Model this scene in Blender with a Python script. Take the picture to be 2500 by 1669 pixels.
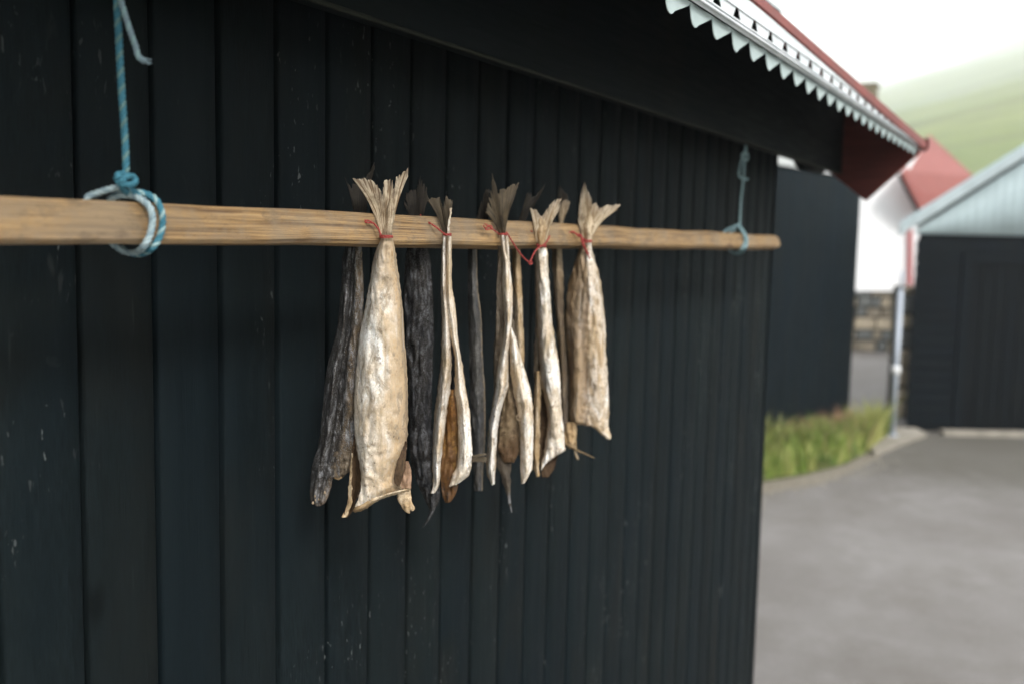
import bpy, bmesh, math, random
from mathutils import Vector, Matrix, noise
R = random.Random(7)
sc = bpy.context.scene
for o in list(bpy.data.objects): bpy.data.objects.remove(o)
COL = sc.collection

# ------------------------------------------------------------------ camera
# axes of the place seen from the lens: X along the boathouse wall (away), Z up, Y into the wall
FPX, CX, CY, H = 2431.0, 1250.0, 834.5, 1.97      # focal length in photo pixels, principal point, lens height
cX = Vector((1301, -206, 2284)).normalized()
cZ = -Vector((-474, 22330, 2284)).normalized()
cY = cZ.cross(cX)
cam_right = Vector((cX.x, cY.x, cZ.x)); cam_down = Vector((cX.y, cY.y, cZ.y)); cam_fwd = Vector((cX.z, cY.z, cZ.z))
camd = bpy.data.cameras.new('camera'); cam = bpy.data.objects.new('camera', camd); COL.objects.link(cam)
M = Matrix((cam_right, -cam_down, -cam_fwd)).transposed().to_4x4(); M.translation = Vector((0, 0, H))
cam.matrix_world = M
camd.sensor_width = 36.0; camd.lens = FPX / 2500 * 36.0
camd.clip_start = 0.05; camd.clip_end = 8000
camd.dof.use_dof = True; camd.dof.focus_distance = 1.50; camd.dof.aperture_fstop = 2.6
sc.camera = cam

# ------------------------------------------------------------------ world and light: pale overcast
SUN_EL, SUN_AZ = math.radians(38), math.radians(-128)
sun_dir = Vector((math.cos(SUN_EL) * math.cos(SUN_AZ), math.cos(SUN_EL) * math.sin(SUN_AZ), math.sin(SUN_EL)))
w = bpy.data.worlds.new('World'); sc.world = w; w.use_nodes = True
nt = w.node_tree; nt.nodes.clear()
wo = nt.nodes.new('ShaderNodeOutputWorld'); bg = nt.nodes.new('ShaderNodeBackground'); sky = nt.nodes.new('ShaderNodeTexSky')
sky.sky_type = 'NISHITA'; sky.sun_disc = False; sky.sun_elevation = SUN_EL; sky.sun_rotation = math.radians(90) - SUN_AZ
sky.dust_density = 3.0
mx = nt.nodes.new('ShaderNodeMix'); mx.data_type = 'RGBA'; mx.inputs['Factor'].default_value = 0.86
tc = nt.nodes.new('ShaderNodeTexCoord'); cn = nt.nodes.new('ShaderNodeTexNoise'); cn.inputs['Scale'].default_value = 1.6; cn.inputs['Detail'].default_value = 5
cr = nt.nodes.new('ShaderNodeValToRGB')
cr.color_ramp.elements[0].position = 0.3; cr.color_ramp.elements[0].color = (9.6, 9.8, 10.2, 1)
cr.color_ramp.elements[1].position = 0.7; cr.color_ramp.elements[1].color = (11.8, 11.9, 12.0, 1)
nt.links.new(tc.outputs['Generated'], cn.inputs['Vector']); nt.links.new(cn.outputs['Fac'], cr.inputs['Fac'])
nt.links.new(sky.outputs['Color'], mx.inputs['A']); nt.links.new(cr.outputs['Color'], mx.inputs['B'])
nt.links.new(mx.outputs['Result'], bg.inputs['Color']); bg.inputs['Strength'].default_value = 0.1
nt.links.new(bg.outputs['Background'], wo.inputs['Surface'])
sd = bpy.data.lights.new('sun', 'SUN'); sd.energy = 2.5; sd.angle = math.radians(14); sd.color = (1.0, 0.97, 0.93)
so = bpy.data.objects.new('sun', sd); COL.objects.link(so); so.rotation_euler = sun_dir.to_track_quat('Z', 'Y').to_euler()
sc.view_settings.view_transform = 'Standard'; sc.view_settings.look = 'None'; sc.view_settings.gamma = 1
sc.view_settings.use_curve_mapping = False; sc.view_settings.exposure = 1.22
sc.render.engine = 'CYCLES'; sc.cycles.use_denoising = True
sc.cycles.max_bounces = 8; sc.cycles.volume_bounces = 2

# ------------------------------------------------------------------ helpers: a sight line of the survey photo meets a real plane
def ray(px, py):
    a, b = (px - CX) / FPX, (py - CY) / FPX
    return cam_right * a + cam_down * b + cam_fwd
EYE = Vector((0, 0, H))
def Py(px, py, y): r = ray(px, py); return EYE + r * (y / r.y)
def Pz(px, py, z): r = ray(px, py); return EYE + r * ((z - H) / r.z)
def Px(px, py, x): r = ray(px, py); return EYE + r * (x / r.x)
def PD(px, py, d): return EYE + ray(px, py) * d
FH = Vector((cam_fwd.x, cam_fwd.y, 0)).normalized()        # level view direction
RH = Vector((cam_right.x, cam_right.y, 0)).normalized()    # level rightward direction
K = H/1.55                                                # the yard and what stands in it lie this much lower than first paced out
def Pn(px, py, anchor, toward):                            # upright plane facing the path, through anchor, moved 'toward' mm
    r = ray(px, py); t = (anchor - EYE).dot(FH) - toward * .001
    return EYE + r * (t / r.dot(FH))

def obj(name, verts, faces, mat, parent=None, smooth=False, label=None, cat=None, group=None, kind=None, uv=None):
    me = bpy.data.meshes.new(name); me.from_pydata([tuple(v) for v in verts], [], faces); me.validate(); me.update()
    if smooth: me.polygons.foreach_set('use_smooth', [True] * len(me.polygons))
    if mat is not None:
        for m in (mat if isinstance(mat, (list, tuple)) else [mat]): me.materials.append(m)
    if uv:
        ul = me.uv_layers.new(name='UVMap')
        for lp in me.loops: ul.data[lp.index].uv = uv[lp.vertex_index]
    o = bpy.data.objects.new(name, me); COL.objects.link(o)
    if parent is not None: o.parent = parent
    tag(o, label, cat, group, kind); return o
def tag(o, label=None, cat=None, group=None, kind=None):
    if label: o['label'] = label
    if cat: o['category'] = cat
    if group: o['group'] = group
    if kind: o['kind'] = kind
def thing(name, label, cat, group=None, loc=(0, 0, 0)):
    o = bpy.data.objects.new(name, None); COL.objects.link(o); o.location = loc; tag(o, label, cat, group); o.empty_display_size = .05
    return o
def reparent_local(o, root):           # keep world place while the root stands at its base
    o.parent = root; o.location = o.location - root.location
class MB:
    def __init__(s): s.v = []; s.f = []; s.uv = []; s.mi = []
    def add(s, vs, fs, mi=0):
        n = len(s.v); s.v += [Vector(v) for v in vs]; s.f += [tuple(i + n for i in f) for f in fs]; s.mi += [mi] * len(fs)
    def box(s, lo, hi, mi=0):
        x0, y0, z0 = lo; x1, y1, z1 = hi
        s.add([(x0,y0,z0),(x1,y0,z0),(x1,y1,z0),(x0,y1,z0),(x0,y0,z1),(x1,y0,z1),(x1,y1,z1),(x0,y1,z1)],
              [(0,3,2,1),(4,5,6,7),(0,1,5,4),(1,2,6,5),(2,3,7,6),(3,0,4,7)], mi)
    def obox(s, o, a, b, c, mi=0):     # corner + three edge vectors
        o = Vector(o); P = [o, o+a, o+a+b, o+b, o+c, o+a+c, o+a+b+c, o+b+c]
        s.add(P, [(0,3,2,1),(4,5,6,7),(0,1,5,4),(1,2,6,5),(2,3,7,6),(3,0,4,7)], mi)
    def prism(s, poly, ext, mi=0):
        n = len(poly); P = [Vector(p) for p in poly] + [Vector(p) + ext for p in poly]
        s.add(P, [tuple(range(n))[::-1], tuple(range(n, 2*n))] + [(i, (i+1) % n, n+(i+1) % n, n+i) for i in range(n)], mi)
    def tube(s, path, rad, seg=8, mi=0, cap=True):
        path = [Vector(p) for p in path]; n = len(path); t0 = (path[1]-path[0]).normalized()
        up = t0.orthogonal().normalized(); base = len(s.v)
        for i, p in enumerate(path):
            t = (path[min(i+1, n-1)] - path[max(i-1, 0)]).normalized()
            up = (up - t * up.dot(t)).normalized(); b = t.cross(up)
            r = rad(i/(n-1)) if callable(rad) else rad
            for k in range(seg):
                a = 2*math.pi*k/seg; s.v.append(p + (up*math.cos(a) + b*math.sin(a))*r)
        for i in range(n-1):
            for k in range(seg):
                s.f.append((base+i*seg+k, base+i*seg+(k+1)%seg, base+(i+1)*seg+(k+1)%seg, base+(i+1)*seg+k)); s.mi.append(mi)
        if cap:
            s.f.append(tuple(base+k for k in range(seg))[::-1]); s.mi.append(mi)
            s.f.append(tuple(base+(n-1)*seg+k for k in range(seg))); s.mi.append(mi)
    def build(s, name, mat, parent=None, smooth=False, bevel=0, seg=1, **kw):
        o = obj(name, s.v, s.f, mat, parent, smooth, **kw)
        if any(s.mi): o.data.polygons.foreach_set('material_index', s.mi)
        bm = bmesh.new(); bm.from_mesh(o.data); bmesh.ops.recalc_face_normals(bm, faces=bm.faces)
        if bevel:
            bmesh.ops.bevel(bm, geom=bm.edges[:], offset=bevel, segments=seg, affect='EDGES', clamp_overlap=True)
        bm.to_mesh(o.data); bm.free(); return o
def cr1(p0, p1, p2, p3, t):
    return 0.5*((2*p1)+(p2-p0)*t+(2*p0-5*p1+4*p2-p3)*t*t+(3*p1-p0-3*p2+p3)*t*t*t)
def spline(pts, n):
    m = len(pts); out = []
    for i in range(n):
        t = i/(n-1)*(m-1); k = min(int(t), m-2); t -= k
        out.append(cr1(pts[max(k-1,0)], pts[k], pts[k+1], pts[min(k+2,m-1)], t))
    return out

# ------------------------------------------------------------------ materials
class N:
    def __init__(s, name):
        s.m = bpy.data.materials.new(name); s.m.use_nodes = True; s.t = s.m.node_tree
        s.b = s.t.nodes['Principled BSDF']
    def n(s, ty, **kw):
        nd = s.t.nodes.new(ty)
        for k, v in kw.items():
            if hasattr(nd, k) and k not in nd.inputs: setattr(nd, k, v)
            else: nd.inputs[k.replace('_', ' ')].default_value = v
        return nd
    def l(s, a, b): s.t.links.new(a, b)
    def coord(s, kind='Object', scale=(1,1,1), seed=False):
        c = s.n('ShaderNodeTexCoord'); mp = s.n('ShaderNodeMapping'); mp.inputs['Scale'].default_value = scale
        s.l(c.outputs[kind], mp.inputs['Vector'])
        if seed:
            oi = s.n('ShaderNodeObjectInfo'); mu = s.n('ShaderNodeMath', operation='MULTIPLY'); mu.inputs[1].default_value = 37.0
            s.l(oi.outputs['Random'], mu.inputs[0]); cb = s.n('ShaderNodeCombineXYZ')
            for i in range(3): s.l(mu.outputs[0], cb.inputs[i])
            s.l(cb.outputs[0], mp.inputs['Location'])
        return mp.outputs['Vector']
    def noise(s, vec, scale, detail=6, rough=.55, dist=0):
        nd = s.n('ShaderNodeTexNoise'); nd.inputs['Scale'].default_value = scale; nd.inputs['Detail'].default_value = detail
        nd.inputs['Roughness'].default_value = rough; nd.inputs['Distortion'].default_value = dist; s.l(vec, nd.inputs['Vector']); return nd.outputs['Fac']
    def voro(s, vec, scale, feature='F1', out='Distance', rnd=1):
        nd = s.n('ShaderNodeTexVoronoi', feature=feature); nd.inputs['Scale'].default_value = scale
        nd.inputs['Randomness'].default_value = rnd; s.l(vec, nd.inputs['Vector']); return nd.outputs[out]
    def ramp(s, fac, stops):
        r = s.n('ShaderNodeValToRGB'); e = r.color_ramp.elements
        while len(e) < len(stops): e.new(.5)
        for i, (p, c) in enumerate(stops):
            e[i].position = p; e[i].color = (c, c, c, 1) if isinstance(c, (int, float)) else (*c, 1)
        s.l(fac, r.inputs['Fac']); return r.outputs['Color']
    def mix(s, f, a, b, blend='MIX'):
        m = s.n('ShaderNodeMix', data_type='RGBA', blend_type=blend)
        for key, v in (('Factor', f), ('A', a), ('B', b)):
            if hasattr(v, 'is_linked') or isinstance(v, bpy.types.NodeSocket): s.l(v, m.inputs[key])
            else: m.inputs[key].default_value = v if key == 'Factor' else (*v, 1)
        return m.outputs['Result']
    def math(s, op, a, b=0.0):
        m = s.n('ShaderNodeMath', operation=op)
        for i, v in enumerate((a, b)):
            if isinstance(v, bpy.types.NodeSocket): s.l(v, m.inputs[i])
            else: m.inputs[i].default_value = v
        return m.outputs[0]
    def bump(s, h, strength, dist=.001, prev=None):
        b = s.n('ShaderNodeBump'); b.inputs['Strength'].default_value = strength; b.inputs['Distance'].default_value = dist
        s.l(h, b.inputs['Height'])
        if prev: s.l(prev, b.inputs['Normal'])
        return b.outputs['Normal']
    def done(s, col=None, rough=.6, nrm=None, spec=.5, metal=0, **kw):
        if col is not None:
            if isinstance(col, bpy.types.NodeSocket): s.l(col, s.b.inputs['Base Color'])
            else: s.b.inputs['Base Color'].default_value = (*col, 1)
        if isinstance(rough, bpy.types.NodeSocket): s.l(rough, s.b.inputs['Roughness'])
        else: s.b.inputs['Roughness'].default_value = rough
        s.b.inputs['Specular IOR Level'].default_value = spec; s.b.inputs['Metallic'].default_value = metal
        if nrm: s.l(nrm, s.b.inputs['Normal'])
        for k, v in kw.items(): s.b.inputs[k.replace('_', ' ')].default_value = v
        return s.m

def tarred_wood(name, base, tint, rough=.62, vertical=True, fleck=.90, axis=None):
    q = N(name)
    sx = axis or ((9, 9, .55) if vertical else (.55, 9, 9))
    v = q.coord('Object', sx, True)
    g = q.noise(v, 9, 8, .62, .6); fine = q.noise(v, 60, 4, .6)
    v2 = q.coord('Object', (1, 1, .6), True); big = q.noise(v2, 3.5, 4)
    c = q.mix(q.ramp(g, [(.3, 0), (.7, 1)]), base, tint)
    c = q.mix(q.ramp(fine, [(.40, .75), (.56, 0)]), c, tuple(x*.45 for x in base))
    c = q.mix(q.ramp(big, [(.42, 0), (.66, .75)]), c, tuple(b*.55+t*.55 for b, t in zip((base[0]*1.15, base[1]*.95, base[2]*.75), tint)))
    oi = q.n('ShaderNodeObjectInfo'); hs = q.n('ShaderNodeHueSaturation'); q.l(c, hs.inputs['Color'])
    q.l(q.math('ADD', q.math('MULTIPLY', oi.outputs['Random'], .26), .86), hs.inputs['Value'])
    c = hs.outputs['Color']
    # bird lime and flaked paint: sparse small pale flecks of their own
    clus = q.noise(q.coord('Object', (1, 1, .8), True), 3.2, 3, .6)
    tiny = q.noise(q.coord('Object', (1, 1, .38), True), 130, 2, .5, .4)
    mid = q.noise(q.coord('Object', (1, 1, .30), True), 42, 3, .55, .8)
    gp = q.n('ShaderNodeNewGeometry')
    for pt, rad in ((Py(705, 430, 1.10), .085), (Py(640, 470, 1.10), .05), (Py(1760, 1010, 1.10), .55), (Py(1500, 1480, 1.10), .35)):
        dn2 = q.n('ShaderNodeVectorMath', operation='DISTANCE'); q.l(gp.outputs['Position'], dn2.inputs[0]); dn2.inputs[1].default_value = pt
        clus = q.math('ADD', clus, q.math('MULTIPLY', q.math('MAXIMUM', q.math('SUBTRACT', 1.0, q.math('DIVIDE', dn2.outputs['Value'], rad)), 0.0), .20))
    pt_ = q.noise(q.coord('Object', (1, 1, .45), True), 2.2, 5, .6); pt2 = q.noise(q.coord('Object', (1, 1, .35), True), 4.1, 5, .6, .5)
    c = q.mix(q.ramp(pt_, [(.45, 0), (.62, .8)]), c, (base[0]*.95, base[1]*1.05, base[2]*1.18))
    c = q.mix(q.ramp(pt2, [(.52, 0), (.68, .7)]), c, (base[0]*1.9, base[1]*1.2, base[2]*.95))
    scr = q.noise(q.coord('Object', (1, 1, .035), True), 150, 2, .5)
    c = q.mix(q.math('MULTIPLY', q.ramp(scr, [(.70, 0), (.76, .35)]), q.ramp(pt2, [(.50, 0), (.62, 1)])), c, (.07, .078, .075))
    fk = q.math('MULTIPLY', q.ramp(tiny, [(.665, 0), (.71, 1)]), q.ramp(clus, [(.52, .0), (.64, 1)]))
    fk2 = q.math('MULTIPLY', q.ramp(mid, [(.70, 0), (.77, .8)]), q.ramp(clus, [(.40, .2), (.60, 1)]))
    c = q.mix(q.math('MULTIPLY', fk, (1 - fleck)*7), c, (.19, .205, .20))
    c = q.mix(q.math('MULTIPLY', fk2, (1 - fleck)*2.5), c, (.085, .09, .088))
    wear = q.ramp(q.noise(v, 26, 6, .75), [(.60, 0), (.70, 1)])
    kv = q.n('ShaderNodeTexVoronoi'); kv.inputs['Scale'].default_value = 2.6; q.l(q.coord('Object', (1, 1, .55), True), kv.inputs['Vector'])
    ks = q.n('ShaderNodeSeparateColor'); q.l(kv.outputs['Color'], ks.inputs['Color'])
    knot = q.math('MULTIPLY', q.ramp(kv.outputs['Distance'], [(.02, 1), (.05, 0)]), q.math('GREATER_THAN', ks.outputs['Green'], .45))
    c = q.mix(q.math('MULTIPLY', knot, .7), c, tuple(x*.3 for x in base))
    scuff = q.math('MULTIPLY', wear, q.ramp(q.noise(v2, 7, 4), [(.60, 0), (.72, .5)]))
    c = q.mix(scuff, c, (.042, .050, .044))
    h = q.math('ADD', q.math('MULTIPLY', g, 1.0), q.math('MULTIPLY', fine, .35))
    nr = q.bump(h, .55, .0016)
    return q.done(c, q.ramp(g, [(.3, rough-.08), (.7, rough+.12)]), nr, .09)
TAR = tarred_wood('tarred_boards', (.0042, .0078, .0090), (.0088, .0140, .0160))
TARH = tarred_wood('tarred_fascia', (.0036, .0068, .0078), (.0066, .0108, .0122), axis=(.55, 9, 9), fleck=.998)
TARB = tarred_wood('tarred_far_boards', (.0045, .0092, .0120), (.0075, .0130, .0165), fleck=.96)
TARG = tarred_wood('tarred_far_planks', (.0016, .0042, .0062), (.0032, .0068, .0094), axis=(.55, .55, 9), fleck=.998)
def plain(name, col, rough=.6, amt=.12, sc_=8, bump=.2, spec=.3, metal=0, kind='Object', stretch=(1,1,1)):
    q = N(name); v = q.coord(kind, stretch, True); n = q.noise(v, sc_, 7)
    c = q.mix(q.ramp(n, [(.3, 0), (.7, 1)]), tuple(x*(1-amt) for x in col), tuple(min(1, x*(1+amt)) for x in col))
    return q.done(c, rough, q.bump(q.noise(v, sc_*6, 5), bump, .002), spec, metal)
VOID = plain('dull_black', (.003, .004, .0045), .9, spec=.03)
def pole_wood():
    q = N('weathered_pine_pole'); v = q.coord('Object', (.6, 30, 30)); vw = q.coord('Object', (1, 1, 1))
    warp = q.noise(q.coord('Object', (2.2, 6, 6)), 3, 3)
    ad = q.n('ShaderNodeVectorMath', operation='MULTIPLY_ADD'); q.l(v, ad.inputs[0]); ad.inputs[1].default_value = (1, 1, 1)
    cb = q.n('ShaderNodeCombineXYZ'); q.l(q.math('MULTIPLY', warp, .35), cb.inputs[2]); q.l(cb.outputs[0], ad.inputs[2])
    vv = ad.outputs[0]
    rings = q.noise(vv, 5.2, 3, .5, .3); fib = q.noise(vv, 22, 6, .7)
    fleck = q.noise(q.coord('Object', (14, 60, 60)), 8, 4)
    c = q.ramp(rings, [(.30, (.13, .073, .034)), (.42, (.33, .20, .085)), (.52, (.47, .30, .135)), (.62, (.36, .22, .095)), (.74, (.15, .085, .042))])
    c = q.mix(q.ramp(fib, [(.38, .6), (.60, 0)]), c, (.17, .105, .055))
    c = q.mix(q.ramp(fleck, [(.62, 0), (.72, .75)]), c, (.10, .065, .04))
    ln = q.noise(q.coord('Object', (.35, 34, 62)), 12, 5, .65, .12)
    c = q.mix(q.ramp(ln, [(.38, .9), (.48, 0)]), c, (.10, .058, .028))
    c = q.mix(q.ramp(ln, [(.56, 0), (.72, .6)]), c, (.60, .43, .25))
    grey = q.ramp(q.noise(vw, 9, 6, .7), [(.46, 0), (.60, .6)])
    c = q.mix(grey, c, (.235, .185, .13))
    st2 = q.noise(q.coord('Object', (1, 2.5, 2.5)), 17, 6, .75); c = q.mix(q.ramp(st2, [(.54, 0), (.66, .7)]), c, (.12, .085, .055))
    vk = q.n('ShaderNodeTexVoronoi'); vk.inputs['Scale'].default_value = 5.5; q.l(q.coord('Object', (.8, 2.2, 2.2)), vk.inputs['Vector'])
    sp = q.n('ShaderNodeSeparateColor'); q.l(vk.outputs['Color'], sp.inputs['Color'])
    kn = q.math('MULTIPLY', q.ramp(vk.outputs['Distance'], [(.10, 1), (.19, 0)]), q.math('GREATER_THAN', sp.outputs['Red'], .35))
    c = q.mix(q.math('MULTIPLY', kn, .75), c, (.11, .06, .03))
    # darker handled sapwood toward the near end
    h = q.math('ADD', ln, q.math('MULTIPLY', rings, .8))
    return q.done(c, .62, q.bump(h, .6, .0012), .3)
POLE = pole_wood()

def fish_skin(name, light, tan, dark, tan_amt=.5, speck=.62, crust=None, scale_bump=.35, u_tan=None, v_dark=None, rough=.5, valley_shade=None, rim=.7):
    """dried fish skin: two-tone mottling, pin spots, net of scale pockets, stretched wrinkles"""
    q = N(name); v = q.coord('Object', (1, 1, .45), True); v1 = q.coord('Object', (1, 1, 1), True)
    st = q.noise(q.coord('Object', (1, 1, .10), True), 85, 5, .6, .4)
    n1 = q.noise(v, 24, 7, .62, .6); n2 = q.noise(v1, 70, 6, .65); n3 = q.noise(v1, 190, 3)
    f = q.ramp(n1, [(.52-tan_amt*.28, 0), (.72-tan_amt*.2, 1)])
    c = q.mix(f, light, tan)
    uvn = q.n('ShaderNodeUVMap'); uvn.uv_map = 'UVMap'; sp = q.n('ShaderNodeSeparateXYZ'); q.l(uvn.outputs['UV'], sp.inputs[0])
    wob = q.math('MULTIPLY', q.math('SUBTRACT', n2, .5), .22)
    wob2 = q.math('MULTIPLY', q.math('SUBTRACT', n1, .5), .35)
    if u_tan:
        uu = q.math('ADD', q.math('ADD', sp.outputs['X'], wob), wob2)
        c = q.mix(q.ramp(uu, u_tan[0]), c, u_tan[1])
        if len(u_tan) > 2: c = q.mix(q.ramp(uu, u_tan[2]), c, u_tan[3])
    if v_dark:
        vvv = q.math('ADD', q.math('ADD', sp.outputs['Y'], wob), wob2)
        c = q.mix(q.ramp(vvv, v_dark[0]), c, v_dark[1])
        if len(v_dark) > 2: c = q.mix(q.ramp(vvv, v_dark[2]), c, v_dark[3])
    c = q.mix(q.ramp(st, [(.55, 0), (.70, .55)]), c, tuple(x*.55 for x in tan))
    c = q.mix(q.ramp(q.noise(q.coord('Object', (1, 1, .5), True), 38, 8, .78, .9), [(.525, 0), (.61, .8)]), c, tuple(x*.38 for x in tan))
    c = q.mix(q.ramp(st, [(.28, .45), (.42, 0)]), c, tuple(min(.9, x*1.12) for x in light))
    c = q.mix(q.ramp(n2, [(speck-.06, 0), (speck+.02, .8)]), c, tuple(a*.5+b*.5 for a, b in zip(dark, tuple(x*.5 for x in tan))))
    vs = q.n('ShaderNodeTexVoronoi'); vs.inputs['Scale'].default_value = 120; q.l(v1, vs.inputs['Vector'])
    s2 = q.n('ShaderNodeSeparateColor'); q.l(vs.outputs['Color'], s2.inputs['Color'])
    pin = q.math('MULTIPLY', q.math('LESS_THAN', vs.outputs['Distance'], .22), q.math('GREATER_THAN', s2.outputs['Red'], .93))
    c = q.mix(q.math('MULTIPLY', pin, .8), c, dark)
    if crust:
        nc = q.noise(q.coord('Object', (1, 1, .35), True), 75, 8, .8, .8)
        c = q.mix(q.math('MULTIPLY', q.ramp(nc, [(.50, 0), (.60, .9)]), q.ramp(n1, [(.36, .25), (.60, 1)])), c, crust)
        vsc = q.voro(v1, 420); c = q.mix(q.math('MULTIPLY', q.ramp(vsc, [(.25, 1), (.5, 0)]), q.ramp(n1, [(.40, 0), (.6, .55)])), c, crust)
    for b0, b1 in (valley_shade or []):
        c = q.mix(q.ramp(q.math('ADD', sp.outputs['X'], wob), [(b0-.03, 0), ((b0+b1)/2, .92), (b1+.03, 0)]), c, (.006, .006, .007))  # near-black stripes paint the shade of the fold valleys into the skin
    c = q.mix(q.ramp(n3, [(.35, .25), (.6, 0)]), c, tuple(x*.5 for x in tan))
    n4 = q.noise(v1, 430, 4, .7); net = q.voro(q.coord('Object', (1, 1, .7), True), 260)
    c = q.mix(q.ramp(n4, [(.34, .5), (.50, 0)]), c, tuple(x*.6 for x in tan))
    c = q.mix(q.math('MULTIPLY', q.ramp(net, [(.30, 0), (.55, .5)]), q.ramp(n1, [(.40, 0), (.60, 1)])), c, tuple(x*.7 for x in tan))
    rimf = q.math('ADD', q.math('ABSOLUTE', q.math('SUBTRACT', sp.outputs['X'], .5)), q.math('MULTIPLY', wob, .35))
    c = q.mix(q.ramp(rimf, [(.43, 0), (.49, rim)]), c, tuple(x*.42 for x in tan))
    nr = q.bump(n1, .6, .007); nr = q.bump(st, .6, .003, nr); nr = q.bump(n2, .65, .003, nr); nr = q.bump(net, scale_bump, .0008, nr)
    return q.done(c, min(.9, rough+.2), nr, .22, **{'Subsurface Weight': .06, 'Subsurface Radius': (.01, .006, .003), 'Subsurface Scale': .3})
CREAM, TAN, BRN, DK = (.92, .885, .81), (.47, .32, .17), (.16, .10, .055), (.055, .045, .035)
F_BIG = fish_skin('belly_skin_cream', (.94, .925, .88), (.70, .55, .38), DK, .36, .62,
        u_tan=([(.46, 0), (.58, .45), (.72, .88), (.95, .95)], (.44, .28, .13), [(.80, 0), (.88, .85), (.92, .9), (.98, .3)], (.16, .10, .055)), v_dark=([(.10, .75), (.30, 0)], (.27, .185, .10)))
F_CREAM = fish_skin('split_flesh_cream', (.92, .89, .84), (.66, .51, .34), (.09, .06, .04), .42, .63, u_tan=([(.0, .9), (.22, 0)], (.30, .19, .10), [(.84, 0), (.98, .75)], (.38, .24, .12)))
F_CREAM2 = fish_skin('split_flesh_tan', (.74, .62, .46), (.46, .31, .16), DK, .6, .62, u_tan=([(.0, .7), (.3, 0)], (.28, .17, .08)))
F_DARKSKIN = fish_skin('grey_back_skin', (.014, .015, .018), (.028, .024, .020), (.006, .006, .007), .4, .60, crust=(.19, .195, .21), scale_bump=.7, rough=.6)
F_BROWNSKIN = fish_skin('brown_grey_skin', (.085, .068, .050), (.14, .105, .07), (.02, .018, .015), .5, .58, crust=(.26, .22, .17), scale_bump=.6, rough=.5)
F_BACK1 = fish_skin('back_skin_silver_to_brown', (.026, .027, .030), (.045, .038, .031), (.008, .008, .009), .4, .62, crust=(.40, .405, .42), scale_bump=.7, rough=.6,
        u_tan=([(.55, 0), (.72, .85), (1, .9)], (.15, .105, .06), [(.90, 0), (.98, .8)], (.36, .26, .15)), v_dark=([(.78, 0), (.9, .7)], (.13, .095, .065)), valley_shade=[(.17, .24), (.44, .50), (.60, .63)])
F_SHADE = fish_skin('membrane_brown', (.12, .075, .040), (.065, .038, .020), (.02, .013, .009), .5, .6, rough=.55)
F_AMBER = fish_skin('belly_lining_amber', (.46, .27, .07), (.22, .10, .03), (.03, .018, .010), .6, .56, rough=.35,
        v_dark=([(.25, 0), (.52, .9)], (.13, .065, .03), [(.62, 0), (.80, 1)], (.035, .028, .024)))
F_LINING = fish_skin('belly_lining_brown', (.22, .16, .095), (.13, .085, .045), (.04, .025, .015), .5, .60, rough=.45,
        v_dark=([(.45, 0), (.72, .85)], (.10, .052, .026)))
F_TIP = fish_skin('dark_tail_of_skin', (.055, .048, .040), (.09, .07, .05), (.015, .014, .013), .5, .62, rough=.5, v_dark=([(.62, 0), (.85, .85)], (.33, .36, .40)))
def fin_mat(name, light, dark, tip, freq=26, tipamt=.8):
    q = N(name); uvn = q.n('ShaderNodeUVMap'); uvn.uv_map = 'UVMap'; sp = q.n('ShaderNodeSeparateXYZ'); q.l(uvn.outputs['UV'], sp.inputs[0])
    cb = q.n('ShaderNodeCombineXYZ'); q.l(sp.outputs['X'], cb.inputs[0]); q.l(q.math('MULTIPLY', sp.outputs['Y'], .05), cb.inputs[1])
    v1 = q.coord('Object', (1, 1, 1), True)
    rayn = q.noise(cb.outputs[0], freq, 3, .7); n = q.noise(v1, 60, 6, .65); m = q.noise(v1, 22, 4)
    c = q.mix(q.ramp(rayn, [(.44, 0), (.52, 1)]), dark, light)
    c = q.mix(q.ramp(n, [(.50, 0), (.66, .7)]), c, tuple(x*.45 for x in dark))
    c = q.mix(q.ramp(m, [(.42, 0), (.62, .5)]), c, dark)
    c = q.mix(q.math('MULTIPLY', q.ramp(sp.outputs['Y'], [(.55, 0), (.98, tipamt)]), q.ramp(n, [(.3, .5), (.6, 1)])), c, tip)
    sb = q.bump(q.math('ADD', q.math('MULTIPLY', rayn, 1.0), q.math('MULTIPLY', n, .35)), .7, .0016)
    return q.done(c, .6, sb, .3)
FIN_PALE = fin_mat('tail_fin_pale', (.74, .62, .45), (.20, .125, .062), (.22, .18, .15), 30, .45)
FIN_CREAM = fin_mat('tail_fin_cream', (.74, .63, .47), (.34, .235, .13), (.24, .19, .15), 20, .6)
FIN_DARK = fin_mat('tail_fin_dark', (.115, .085, .048), (.045, .034, .022), (.20, .16, .11), 24, .35)
FIN_BLACK = fin_mat('tail_fin_black', (.045, .036, .026), (.018, .016, .014), (.07, .055, .04), 24, .4)
def fibre(name, col, col2, sc_=900):
    q = N(name); v = q.coord('Object', (1, 1, 1)); n = q.noise(v, sc_, 3); m = q.noise(v, 30, 4)
    c = q.mix(q.ramp(n, [(.3, 0), (.7, 1)]), col, col2); c = q.mix(q.ramp(m, [(.5, 0), (.75, .5)]), c, tuple(x*.5 for x in col))
    return q.done(c, .7, q.bump(n, .6, .0006), .3)
R_BLUE = fibre('rope_fibre_blue', (.030, .135, .195), (.07, .235, .30)); R_PALE = fibre('rope_fibre_pale', (.26, .37, .40), (.42, .50, .52))
R_YEL = fibre('rope_fibre_straw', (.095, .20, .215), (.17, .28, .26)); R_LILAC = fibre('rope_fibre_faded', (.17, .26, .30), (.30, .38, .42))
R_TEAL = fibre('rope_fibre_teal', (.22, .36, .38), (.36, .50, .50))
R_RED = fibre('twine_fibre_red', (.26, .022, .022), (.36, .05, .045)); R_RED2 = fibre('twine_fibre_faded_red', (.32, .05, .045), (.44, .11, .09))

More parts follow.
